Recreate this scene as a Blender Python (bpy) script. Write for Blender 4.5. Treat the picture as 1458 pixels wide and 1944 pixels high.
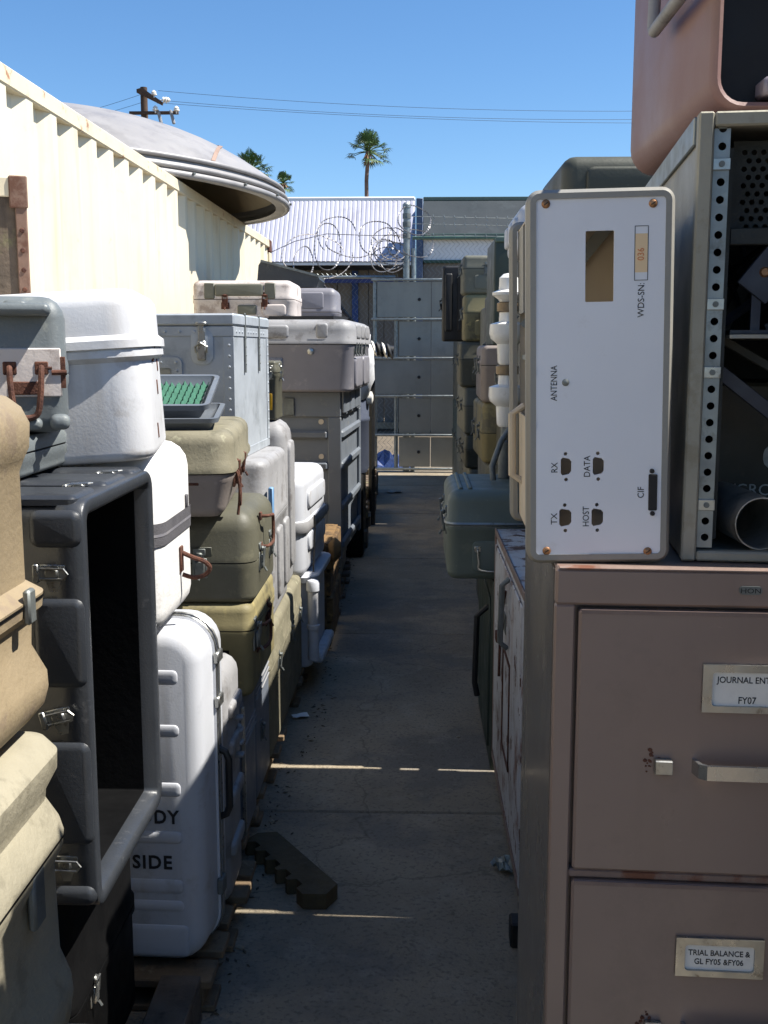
import bpy, math, random
from mathutils import Matrix, Vector
R = math.radians
random.seed(7)
scn = bpy.context.scene
for o in list(bpy.data.objects): bpy.data.objects.remove(o)
col = scn.collection

# ------------------------------------------------------------------ camera
F, VX, VY, EYE = 2050.0, 788.0, 660.0, 1.55          # focal length and vanishing point in photo pixels, eye height
pitch = math.atan((972 - VY) / F)
yaw = math.atan((VX - 729) / F * math.cos(pitch))
cam = bpy.data.cameras.new('camera'); cam.sensor_fit = 'VERTICAL'; cam.sensor_height = 24
cam.lens = F / 1944 * 24; cam.clip_start = 0.05; cam.clip_end = 2000
cob = bpy.data.objects.new('camera', cam); col.objects.link(cob)
cob.location = (0, 0, EYE); cob.rotation_euler = (math.pi / 2 - pitch, 0, yaw)
scn.camera = cob
scn.render.resolution_x, scn.render.resolution_y = 768, 1024
scn.cycles.max_bounces = 8

# ------------------------------------------------------------------ sky, sun, exposure
SUN_EL, SUN_AZ = 56.0, -2.0                            # sun stands to the right of the alley, a little behind the camera
sd = Vector((math.cos(R(SUN_EL)) * math.cos(R(SUN_AZ)), math.cos(R(SUN_EL)) * math.sin(R(SUN_AZ)), math.sin(R(SUN_EL))))
w = bpy.data.worlds.new('World'); scn.world = w; w.use_nodes = True
nt = w.node_tree; nt.nodes.clear()
sky = nt.nodes.new('ShaderNodeTexSky'); sky.sky_type = 'NISHITA'; sky.sun_disc = False
sky.sun_elevation = R(SUN_EL); sky.sun_rotation = math.atan2(sd.x, sd.y)
sky.altitude = 0; sky.air_density = 1.0; sky.dust_density = 0.0; sky.ozone_density = 6.0
bg = nt.nodes.new('ShaderNodeBackground'); bg.inputs[1].default_value = 0.082
ow = nt.nodes.new('ShaderNodeOutputWorld')
hs0 = nt.nodes.new('ShaderNodeHueSaturation'); hs0.inputs['Saturation'].default_value = 1.12
nt.links.new(sky.outputs[0], hs0.inputs['Color']); nt.links.new(hs0.outputs[0], bg.inputs[0]); nt.links.new(bg.outputs[0], ow.inputs[0])
sl = bpy.data.lights.new('sun', 'SUN'); sl.energy = 5.0; sl.angle = R(0.5); sl.color = (1.0, 0.96, 0.88)
so = bpy.data.objects.new('sun', sl); col.objects.link(so); so.rotation_euler = sd.to_track_quat('Z', 'Y').to_euler()
so.location = (6, -2, 12)
vs = scn.view_settings; vs.view_transform = 'Standard'; vs.look = 'None'; vs.exposure = 1.0; vs.gamma = 1; vs.use_curve_mapping = False

# ------------------------------------------------------------------ helpers
cam_m = Matrix.Rotation(yaw, 3, 'Z') @ Matrix.Rotation(math.pi / 2 - pitch, 3, 'X')
def at(px, py, Y):                                     # survey: the point at distance Y down the alley seen at a photo pixel
    d = cam_m @ Vector(((px - 729) / F, -(py - 972) / F, -1.0))
    return Vector((0, 0, EYE)) + d * (Y / d.y)
def gnd(px, py, z=0.0):
    d = cam_m @ Vector(((px - 729) / F, -(py - 972) / F, -1.0))
    return Vector((0, 0, EYE)) + d * ((z - EYE) / d.z)

def lin(c):
    return tuple(((x / 255) / 12.92 if x / 255 <= .04045 else ((x / 255 + .055) / 1.055) ** 2.4) for x in c) + (1,)

MATS = {}
def mat(name, rgb, rough=.55, metal=0.0, var=.25, vs_=6.0, dirt=None, chips=None, bump=.15, bs=60.0, streak=None, coat=0.0, grime=.38, crack=0):
    """painted or bare surface: broad tone variation, dirt blotches, streaks, paint chips, fine relief"""
    if name in MATS: return MATS[name]
    m = bpy.data.materials.new(name); m.use_nodes = True; n = m.node_tree.nodes; l = m.node_tree.links
    b = n['Principled BSDF']; b.inputs['Metallic'].default_value = metal
    if coat: b.inputs['Coat Weight'].default_value = coat; b.inputs['Coat Roughness'].default_value = .25
    tc = n.new('ShaderNodeTexCoord'); oi = n.new('ShaderNodeObjectInfo')
    ad = n.new('ShaderNodeVectorMath'); ad.operation = 'MULTIPLY_ADD'
    cx = n.new('ShaderNodeCombineXYZ')
    for i in range(3): l.new(oi.outputs['Random'], cx.inputs[i])
    l.new(cx.outputs[0], ad.inputs[0]); ad.inputs[1].default_value = (13, 17, 11); l.new(tc.outputs['Object'], ad.inputs[2])
    def noise(scale, detail=5, rough_=.6, stretch=None):
        t = n.new('ShaderNodeTexNoise'); t.inputs['Scale'].default_value = scale; t.inputs['Detail'].default_value = detail
        t.inputs['Roughness'].default_value = rough_
        if stretch:
            mp = n.new('ShaderNodeMapping'); mp.inputs['Scale'].default_value = stretch
            l.new(ad.outputs[0], mp.inputs[0]); l.new(mp.outputs[0], t.inputs['Vector'])
        else: l.new(ad.outputs[0], t.inputs['Vector'])
        return t.outputs['Fac']
    def ramp(sock, lo, hi, v0=0.0, v1=1.0):
        t = n.new('ShaderNodeMapRange'); t.inputs[1].default_value = lo; t.inputs[2].default_value = hi
        t.inputs[3].default_value = v0; t.inputs[4].default_value = v1; l.new(sock, t.inputs[0]); return t.outputs[0]
    def mix(a, bcol, fac):
        t = n.new('ShaderNodeMix'); t.data_type = 'RGBA'
        l.new(fac, t.inputs[0])
        if hasattr(a, 'links'): l.new(a, t.inputs[6])
        else: t.inputs[6].default_value = a
        t.inputs[7].default_value = bcol
        return t.outputs[2]
    c = lin(rgb); dk = tuple(x * (1 - var) for x in c[:3]) + (1,)
    cur = mix(c, dk, ramp(noise(vs_), .38, .66))
    if streak:
        cur = mix(cur, lin(streak[0]), ramp(noise(streak[2] if len(streak) > 2 else 14, 4, .6, (1, 1, .08)), .55, .75, 0, streak[1]))
    if dirt:
        for dd in (dirt if isinstance(dirt, list) else [dirt]):
            thr = dd[3] if len(dd) > 3 else .55
            cur = mix(cur, lin(dd[0]), ramp(noise(dd[2], 7, .68), thr, thr + .09, 0, dd[1]))
    if crack:
        vd = n.new('ShaderNodeTexVoronoi'); vd.feature = 'DISTANCE_TO_EDGE'; vd.inputs['Scale'].default_value = crack
        nz = n.new('ShaderNodeTexNoise'); nz.inputs['Scale'].default_value = 3; nz.inputs['Detail'].default_value = 7; l.new(tc.outputs['Object'], nz.inputs['Vector'])
        av = n.new('ShaderNodeVectorMath'); av.operation = 'MULTIPLY_ADD'; av.inputs[1].default_value = (.5, .5, .5)
        l.new(nz.outputs['Color'], av.inputs[0]); l.new(tc.outputs['Object'], av.inputs[2]); l.new(av.outputs[0], vd.inputs['Vector'])
        cur = mix(cur, tuple(x * .25 for x in c[:3]) + (1,), ramp(vd.outputs['Distance'], .001, .004, .4, 0))
    if grime:
        cur = mix(cur, tuple(x * .45 for x in c[:3]) + (1,), ramp(noise(3.1, 9, .75), .56, .72, 0, grime))
        cur = mix(cur, tuple(min(.8, x * 1.25 + .05) for x in c[:3]) + (1,), ramp(noise(38, 6, .75, (1, .12, 1)), .66, .70, 0, grime * .8))
    if chips:
        thr = chips[3] if len(chips) > 3 else .64
        cur = mix(cur, lin(chips[0]), ramp(noise(chips[2], 8, .72), thr, thr + .02, 0, chips[1]))
    l.new(cur, b.inputs['Base Color'])
    l.new(ramp(noise(vs_ * 2.3), .3, .7, max(.02, rough - .1), min(1, rough + .12)), b.inputs['Roughness'])
    if bump:
        bp = n.new('ShaderNodeBump'); bp.inputs['Strength'].default_value = bump; bp.inputs['Distance'].default_value = .004
        l.new(noise(bs, 4), bp.inputs['Height']); l.new(bp.outputs[0], b.inputs['Normal'])
    MATS[name] = m; return m

def emptyobj(name, loc, rot=(0, 0, 0)):
    o = bpy.data.objects.new(name, None); o.empty_display_size = .1; col.objects.link(o); o.location = loc; o.rotation_euler = rot; return o
def tag(o, label=None, cat=None, group=None, kind=None):
    if label: o['label'] = label
    if cat: o['category'] = cat
    if group: o['group'] = group
    if kind: o['kind'] = kind
    return o
def frame(o, u, v):                                    # matrix whose local axes are u, v and their normal
    u = Vector(u).normalized(); v = Vector(v).normalized(); nn = u.cross(v)
    m = Matrix((u, v, nn)).transposed().to_4x4(); m.translation = Vector(o); return m

class MB:
    def __init__(s, M=None): s.v = []; s.f = []; s.M = M
    def add(s, vs, fs, M=None):
        k = len(s.v); M = M or s.M
        s.v += [tuple(M @ Vector(p)) if M else tuple(p) for p in vs]; s.f += [tuple(i + k for i in q) for q in fs]; return s
    def box(s, x0, x1, y0, y1, z0, z1, b=0.0, M=None):
        b = min(b, (x1 - x0) * .45, (y1 - y0) * .45, (z1 - z0) * .45)
        if b <= 0:
            vs = [(x, y, z) for x in (x0, x1) for y in (y0, y1) for z in (z0, z1)]
            return s.add(vs, [(0, 1, 3, 2), (4, 6, 7, 5), (0, 4, 5, 1), (2, 3, 7, 6), (0, 2, 6, 4), (1, 5, 7, 3)], M)
        vs = []; idx = {}
        for i, x in enumerate((x0, x1)):
            for j, y in enumerate((y0, y1)):
                for k, z in enumerate((z0, z1)):
                    sx, sy, sz = (1, -1)[i], (1, -1)[j], (1, -1)[k]
                    for a, p in enumerate(((x, y + sy * b, z + sz * b), (x + sx * b, y, z + sz * b), (x + sx * b, y + sy * b, z))):
                        idx[i, j, k, a] = len(vs); vs.append(p)
        fs = []
        g = lambda i, j, k, a: idx[i, j, k, a]
        fs += [(g(0,0,0,0), g(0,0,1,0), g(0,1,1,0), g(0,1,0,0)), (g(1,0,0,0), g(1,1,0,0), g(1,1,1,0), g(1,0,1,0))]
        fs += [(g(0,0,0,1), g(1,0,0,1), g(1,0,1,1), g(0,0,1,1)), (g(0,1,0,1), g(0,1,1,1), g(1,1,1,1), g(1,1,0,1))]
        fs += [(g(0,0,0,2), g(0,1,0,2), g(1,1,0,2), g(1,0,0,2)), (g(0,0,1,2), g(1,0,1,2), g(1,1,1,2), g(0,1,1,2))]
        for i in (0, 1):
            for j in (0, 1): fs.append((g(i,j,0,0), g(i,j,0,1), g(i,j,1,1), g(i,j,1,0)))
            for k in (0, 1): fs.append((g(i,0,k,0), g(i,0,k,2), g(i,1,k,2), g(i,1,k,0)))
        for j in (0, 1):
            for k in (0, 1): fs.append((g(0,j,k,1), g(0,j,k,2), g(1,j,k,2), g(1,j,k,1)))
        for i in (0, 1):
            for j in (0, 1):
                for k in (0, 1): fs.append((g(i,j,k,0), g(i,j,k,1), g(i,j,k,2)))
        return s.add(vs, fs, M)
    def loft(s, rings, cap=(True, True), closed=True, M=None):
        n = len(rings[0]); vs = [p for r in rings for p in r]; fs = []
        for i in range(len(rings) - 1):
            for j in range(n if closed else n - 1):
                a = i * n + j; b = i * n + (j + 1) % n
                fs.append((a, b, b + n, a + n))
        if cap[0]: fs.append(tuple(range(n))[::-1])
        if cap[1]: fs.append(tuple((len(rings) - 1) * n + j for j in range(n)))
        return s.add(vs, fs, M)
    def rloft(s, w, d, r, secs, cap=(True, True), M=None, n=5):   # rounded rectangles w x d stacked along z, secs = (z, outward offset)
        rings = []
        for z, off in secs:
            hx, hy = w / 2 + off, d / 2 + off; rr = min(max(r + off, .003), hx * .98, hy * .98); ring = []
            for cx, cy, a0 in ((hx - rr, hy - rr, 0), (-hx + rr, hy - rr, 90), (-hx + rr, -hy + rr, 180), (hx - rr, -hy + rr, 270)):
                for k in range(n + 1):
                    a = R(a0 + 90 * k / n); ring.append((cx + rr * math.cos(a), cy + rr * math.sin(a), z))
            rings.append(ring)
        return s.loft(rings, cap, True, M)
    def tube(s, pts, r, n=8, closed=False, M=None, cap=True):
        P = [Vector(p) for p in pts]; k = len(P); rings = []; up = None
        for i in range(k):
            if closed: t = P[(i + 1) % k] - P[i - 1]
            else: t = P[min(i + 1, k - 1)] - P[max(i - 1, 0)]
            t.normalize()
            if up is None: up = Vector((0, 0, 1)) if abs(t.z) < .9 else Vector((1, 0, 0))
            x = t.cross(up)
            if x.length < 1e-5: x = t.cross(Vector((.3, 1, .2)))
            x.normalize(); y = x.cross(t).normalized(); up = y
            rr = r[i] if isinstance(r, (list, tuple)) else r
            rings.append([tuple(P[i] + (x * math.cos(2 * math.pi * j / n) + y * math.sin(2 * math.pi * j / n)) * rr) for j in range(n)])
        if closed: rings.append(rings[0])
        return s.loft(rings, (cap and not closed,) * 2, True, M)
    def lathe(s, prof, n=24, M=None, cap=(True, True), sweep=360):
        rings = [[(r * math.cos(R(sweep) * j / n), r * math.sin(R(sweep) * j / n), z) for j in range(n)] for r, z in prof]
        return s.loft(rings, cap, True, M)
    def prism(s, poly, n0, n1, M=None):
        k = len(poly); vs = [(u, v, n0) for u, v in poly] + [(u, v, n1) for u, v in poly]
        fs = [tuple(range(k))[::-1], tuple(range(k, 2 * k))] + [(i, (i + 1) % k, k + (i + 1) % k, k + i) for i in range(k)]
        return s.add(vs, fs, M)
    def build(s, name, m, parent=None, smooth=38):
        me = bpy.data.meshes.new(name); me.from_pydata(s.v, [], s.f); me.validate(); me.update()
        import bmesh
        bm = bmesh.new(); bm.from_mesh(me); bmesh.ops.recalc_face_normals(bm, faces=bm.faces); bm.to_mesh(me); bm.free()
        if smooth:
            me.shade_smooth(); me.set_sharp_from_angle(angle=R(smooth))
        if m: me.materials.append(m)
        o = bpy.data.objects.new(name, me); col.objects.link(o); o.parent = parent; return o

def spl(pts, k=4, closed=False):                       # Catmull-Rom resampling of a path
    P = [Vector(p) for p in pts]; out = []; n = len(P)
    for i in range(n - 1):
        a, b, c, d = P[max(i - 1, 0)], P[i], P[i + 1], P[min(i + 2, n - 1)]
        for j in range(k):
            t = j / k; out.append(.5 * ((2 * b) + (c - a) * t + (2 * a - 5 * b + 4 * c - d) * t * t + (3 * b - a - 3 * c + d) * t ** 3))
    return out + [P[-1]]
def spl2(prof, k=4):
    return [(p.x, p.y) for p in spl([(a, b, 0) for a, b in prof], k)]

def arc_profile(h, rb, rt, n=4):
    s = [(rb - rb * math.cos(R(90 * k / n)), -rb + rb * math.sin(R(90 * k / n))) for k in range(n + 1)] if rb > 0 else [(0, 0)]
    t = [(h - rt + rt * math.sin(R(90 * k / n)), -rt + rt * math.cos(R(90 * k / n))) for k in range(n + 1)] if rt > 0 else [(h, 0)]
    return s + t

def text(body, size, M, m, parent, name='lettering', ext=.0004, align='LEFT', sx=1.0, shear=0, bold=0.0, space=1.0):
    c = bpy.data.curves.new('t', 'FONT'); c.body = body; c.size = size; c.extrude = ext; c.align_x = align; c.resolution_u = 3; c.shear = shear; c.offset = bold; c.space_character = space
    o = bpy.data.objects.new('t', c); col.objects.link(o)
    dg = bpy.context.evaluated_depsgraph_get(); me = bpy.data.meshes.new_from_object(o.evaluated_get(dg))
    bpy.data.objects.remove(o); bpy.data.curves.remove(c)
    for v in me.vertices: v.co = M @ Vector((v.co.x * sx, v.co.y, v.co.z))
    me.materials.clear(); me.materials.append(m); me.name = name
    q = bpy.data.objects.new(name, me); col.objects.link(q); q.parent = parent; return q

def sheet(outer, holes, thick, M, m, parent, name):     # flat sheet with real holes
    c = bpy.data.curves.new('s', 'CURVE'); c.dimensions = '2D'; c.fill_mode = 'BOTH'; c.extrude = thick / 2
    for poly in [outer] + holes:
        sp = c.splines.new('POLY'); sp.points.add(len(poly) - 1); sp.use_cyclic_u = True
        for p, q in zip(sp.points, poly): p.co = (q[0], q[1], 0, 1)
    o = bpy.data.objects.new('s', c); col.objects.link(o)
    dg = bpy.context.evaluated_depsgraph_get(); me = bpy.data.meshes.new_from_object(o.evaluated_get(dg))
    bpy.data.objects.remove(o); bpy.data.curves.remove(c)
    for v in me.vertices: v.co = M @ v.co
    me.materials.clear(); me.materials.append(m); me.name = name
    q = bpy.data.objects.new(name, me); col.objects.link(q); q.parent = parent; return q
def circ(x, y, r, n=14): return [(x + r * math.cos(2 * math.pi * k / n), y + r * math.sin(2 * math.pi * k / n)) for k in range(n)]
def rrect(x0, x1, y0, y1, r, n=4):
    out = []
    for cx, cy, a0 in ((x1 - r, y1 - r, 0), (x0 + r, y1 - r, 90), (x0 + r, y0 + r, 180), (x1 - r, y0 + r, 270)):
        out += [(cx + r * math.cos(R(a0 + 90 * k / n)), cy + r * math.sin(R(a0 + 90 * k / n))) for k in range(n + 1)]
    return out

# ------------------------------------------------------------------ materials
concrete = mat('concrete', (152, 139, 118), .9, var=.3, vs_=1.6, dirt=[((104, 100, 94), .6, 1.3, .5), ((162, 152, 134), .4, 7, .55), ((92, 84, 74), .6, 70, .53), ((60, 56, 50), .8, 19, .66)], bump=1.0, bs=110, crack=.55)
dirtm = mat('bare earth', (112, 100, 84), .95, var=.3, vs_=.7, dirt=((84, 74, 62), .6, 3), bump=.8, bs=40)
cream = mat('cream container paint', (220, 209, 184), .6, var=.06, vs_=2, dirt=((186, 142, 96), .3, 16, .64), streak=((184, 158, 116), .5, 9), bump=.12, bs=30, grime=.2)
rail_cream = mat('worn cream rail paint', (218, 205, 176), .6, var=.08, dirt=((150, 88, 48), .85, 10, .6), bump=.15, bs=30)
rust = mat('rust', (98, 60, 44), .85, var=.45, vs_=30, dirt=((64, 34, 26), .8, 60, .5), bump=.5, bs=220)
steel = mat('bright steel', (178, 178, 174), .32, metal=.9, var=.2, vs_=25, dirt=((96, 82, 66), .6, 50, .58), bump=.08)
galv = mat('galvanised steel', (150, 156, 156), .45, metal=.7, var=.25, vs_=14, dirt=((108, 108, 104), .6, 30), bump=.1)
dgalv = mat('dull zinc', (120, 124, 122), .55, metal=.5, var=.3, vs_=18, bump=.1)
alu = mat('weathered aluminium', (172, 178, 184), .48, metal=.12, var=.18, vs_=5, dirt=[((138, 144, 148), .6, 7, .54), ((196, 200, 200), .5, 40, .62)], bump=.15, bs=90)
black = mat('black plastic', (28, 28, 30), .55, var=.3, bump=.1, grime=.1)
rubber = mat('black rubber', (24, 24, 25), .75, var=.2, bump=.2)
white = mat('white gelcoat', (206, 206, 208), .45, var=.07, vs_=3, dirt=((160, 150, 138), .5, 7, .57), streak=((168, 160, 150), .45, 12), chips=((96, 86, 80), .8, 16, .7), bump=.1, bs=160)
whitep = mat('white paint over wood', (224, 222, 220), .6, var=.07, dirt=((178, 170, 162), .5, 11, .6), chips=((92, 72, 60), .95, 8, .66), bump=.35, bs=80)
whitemold = mat('white moulded plastic', (188, 190, 196), .42, var=.08, vs_=4, dirt=[((150, 144, 136), .5, 7, .58), ((104, 98, 92), .7, 40, .68)], streak=((150, 144, 134), .5, 16), bump=.08, bs=200, grime=.55)
offwhite = mat('stained white fibreglass', (202, 192, 186), .6, var=.15, dirt=[((140, 124, 116), .75, 9, .53), ((96, 74, 60), .7, 24, .63)], bump=.2, bs=120)
grey = mat('grey moulded plastic', (104, 110, 112), .5, var=.16, vs_=5, dirt=((136, 138, 132), .5, 22, .58), bump=.2, bs=160)
ltgrey = mat('light grey fibreglass', (146, 145, 146), .55, var=.14, vs_=4, dirt=[((108, 104, 102), .7, 9, .53), ((172, 170, 168), .5, 30, .6)], bump=.2, bs=120)
mgrey = mat('mid grey polyethylene', (126, 124, 130), .5, var=.12, vs_=4, dirt=((158, 154, 152), .45, 11, .58), bump=.14, bs=170)
cgrey = mat('crate grey plastic', (104, 110, 118), .5, var=.14, vs_=4, dirt=((136, 134, 130), .45, 16, .58), bump=.12, bs=170)
dkgrey = mat('charcoal polyethylene', (50, 53, 58), .36, var=.14, vs_=5, dirt=((98, 98, 100), .35, 26, .6), bump=.12, bs=220)
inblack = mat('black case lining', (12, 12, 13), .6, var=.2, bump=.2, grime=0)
olive = mat('olive drab paint', (88, 86, 72), .55, var=.14, vs_=5, dirt=((120, 116, 94), .45, 14, .58), chips=((150, 146, 130), .6, 40, .7), bump=.15, bs=120)
olive2 = mat('dark olive paint', (72, 73, 62), .55, var=.2, vs_=4, dirt=((98, 94, 78), .5, 11, .57), chips=((140, 136, 120), .6, 30, .7), bump=.15, bs=120)
greyolive = mat('grey olive paint', (104, 104, 92), .6, var=.18, vs_=5, dirt=((128, 122, 106), .5, 9, .56), chips=((70, 60, 48), .7, 26, .68), bump=.15, bs=120)
yolive = mat('yellowed olive paint', (134, 124, 88), .65, var=.2, vs_=4, dirt=[((86, 82, 66), .8, 5, .52), ((176, 160, 104), .6, 12, .58)], chips=((60, 50, 40), .8, 24, .7), bump=.2, bs=90)
moss = mat('mossy olive paint', (124, 118, 98), .75, var=.22, vs_=5, dirt=[((96, 92, 74), .75, 9, .53), ((160, 156, 130), .6, 24, .58)], bump=.35, bs=90)
pgrey = mat('pinkish grey paint', (136, 126, 120), .6, var=.14, vs_=4, dirt=((110, 104, 98), .5, 9, .57), bump=.15, bs=110)
ggreen = mat('grey green paint', (104, 114, 106), .5, var=.16, vs_=4, dirt=((130, 134, 120), .5, 12, .58), chips=((170, 168, 150), .5, 50, .68), bump=.12, bs=110)
dgreen = mat('dark green paint', (52, 64, 56), .5, var=.2, vs_=4, chips=((168, 172, 164), .8, 26, .7), bump=.12, bs=110)
tan = mat('tan fibreglass', (142, 126, 100), .65, var=.12, vs_=8, dirt=[((122, 106, 90), .6, 16, .55), ((160, 140, 104), .5, 9, .6)], chips=((90, 70, 52), .7, 40, .68), bump=.3, bs=110)
tan2 = mat('faded sand fibreglass', (146, 139, 120), .7, var=.12, vs_=9, dirt=[((112, 106, 90), .6, 14, .55), ((168, 158, 126), .5, 9, .62)], chips=((84, 72, 56), .8, 22, .66), bump=.4, bs=90)
wood = mat('weathered wood', (122, 102, 78), .85, var=.35, vs_=9, streak=((74, 60, 46), .8, 30), dirt=((150, 134, 110), .5, 18, .58), bump=.5, bs=90)
oldwood = mat('grey old wood', (104, 90, 76), .9, var=.4, vs_=10, streak=((58, 46, 38), .85, 26), dirt=((124, 122, 82), .6, 9, .56), bump=.6, bs=70)
ywood = mat('yellow rotten wood', (126, 98, 62), .9, var=.4, vs_=14, dirt=[((66, 50, 34), .85, 8, .5), ((176, 142, 84), .5, 30, .62)], bump=.9, bs=60)
cabside = mat('grey brown cabinet side', (104, 98, 92), .22, var=.12, vs_=2, streak=((128, 122, 112), .4, 10), bump=.04, bs=300, coat=.4)
brown = mat('brown cabinet paint', (136, 117, 108), .36, var=.09, vs_=2.2, dirt=((124, 74, 50), .8, 5.5, .73), chips=((96, 52, 36), .9, 22, .735), streak=((112, 94, 85), .35, 9), bump=.22, bs=7, coat=.15, grime=.32)
strapm = mat('rusty strap', (128, 100, 84), .8, var=.3, vs_=14, dirt=((92, 58, 42), .8, 14, .52), bump=.3)
rustedge = mat('rusting brown paint', (130, 110, 101), .6, var=.15, vs_=20, dirt=((108, 62, 40), .9, 13, .56), bump=.3, bs=200)
pink = mat('dusty pink moulded plastic', (138, 106, 102), .5, var=.07, vs_=2.5, dirt=((128, 106, 92), .5, 3, .56), bump=.08, bs=260, grime=.12)
panelw = mat('white panel enamel', (226, 228, 234), .42, var=.05, vs_=3, dirt=((196, 194, 190), .35, 11, .62), bump=.04, bs=500, grime=.06)
bezel = mat('grey beige bezel', (140, 138, 132), .45, var=.08, vs_=6, bump=.08, bs=300)
beige = mat('beige chassis', (202, 188, 166), .55, var=.1, bump=.06)
ink = mat('black print', (22, 22, 26), .6, var=.05, bump=0, grime=0)
wink = mat('white stencil print', (196, 196, 186), .8, var=.3, vs_=60, bump=0)
paper = mat('paper', (234, 230, 222), .8, var=.1, vs_=20, bump=.2, bs=60, grime=.05)
yellow = mat('yellow label', (226, 172, 30), .6, var=.1, bump=0)
peach = mat('peach tape', (232, 204, 164), .7, var=.06, bump=0)
redink = mat('orange print', (214, 130, 80), .6, var=.05, bump=0)
screwm = mat('brassy screw', (168, 124, 88), .4, metal=.6, var=.4, vs_=200, bump=0)
tape = mat('grey webbing band', (86, 84, 88), .8, var=.25, vs_=20, bump=.4, bs=300)
greenfoam = mat('green foam', (58, 108, 88), .95, var=.25, vs_=40, bump=.9, bs=260)
blue = mat('blue plastic', (34, 64, 124), .6, var=.25, vs_=9, bump=.3, bs=30)
ltblue = mat('light blue enamel', (110, 150, 190), .5, var=.12, bump=.1)
porcelain = mat('white porcelain', (232, 228, 220), .18, grime=.1, var=.06, vs_=8, dirt=((170, 150, 120), .4, 12, .62), bump=.03)
brass = mat('brass collar', (136, 118, 94), .45, metal=.6, var=.3, vs_=20, bump=.1)
sheetgrey = mat('weathered grey sheet', (148, 147, 138), .65, var=.2, vs_=1.5, dirt=((138, 137, 130), .6, 3, .52), streak=((126, 126, 120), .5, 5), bump=.15, bs=50)
roofm = mat('pale corrugated roofing', (170, 170, 184), .6, metal=.0, var=.16, vs_=.6, dirt=((142, 140, 154), .6, 1.4, .55), bump=.1)
darkroof = mat('dark felt roofing', (50, 57, 62), .95, var=.2, vs_=.6, dirt=((64, 71, 75), .5, 1.2, .54), bump=.5, bs=20)
trimw = mat('white trim', (214, 216, 218), .6, var=.12, vs_=1.2, bump=.1)
trimg = mat('green trim', (84, 104, 96), .6, var=.15, bump=.1)
wallgrey = mat('grey wall boards', (108, 104, 98), .7, var=.2, vs_=1.4, bump=.15)
dishm = mat('dull silver dish skin', (150, 147, 146), .5, metal=.15, var=.14, vs_=1.3, dirt=((118, 115, 114), .5, 2.4, .54), streak=((104, 100, 106), .5, 6), bump=.12, bs=20)
dishin = mat('sand dish lining', (150, 136, 112), .7, var=.15, vs_=2, bump=.1)
creosote = mat('pole timber', (84, 66, 54), .9, var=.3, vs_=6, bump=.4, bs=20)
leafm = mat('palm leaf', (70, 100, 50), .6, var=.35, vs_=1.5, dirt=((128, 118, 78), .5, 2.5, .58), bump=0)
drypalm = mat('dry palm skirt', (150, 112, 82), .9, var=.35, vs_=3, bump=.3)
trunkm = mat('palm bark', (128, 104, 92), .9, var=.3, vs_=5, bump=.6, bs=12)
glassp = mat('white plastic bag', (226, 226, 228), .5, var=.06, bump=.4, bs=18)
foil = mat('silver wrapper', (158, 162, 154), .35, metal=.4, var=.4, vs_=40, bump=.6, bs=60)

inblack.node_tree.nodes['Principled BSDF'].inputs['Specular IOR Level'].default_value = .12

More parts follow.
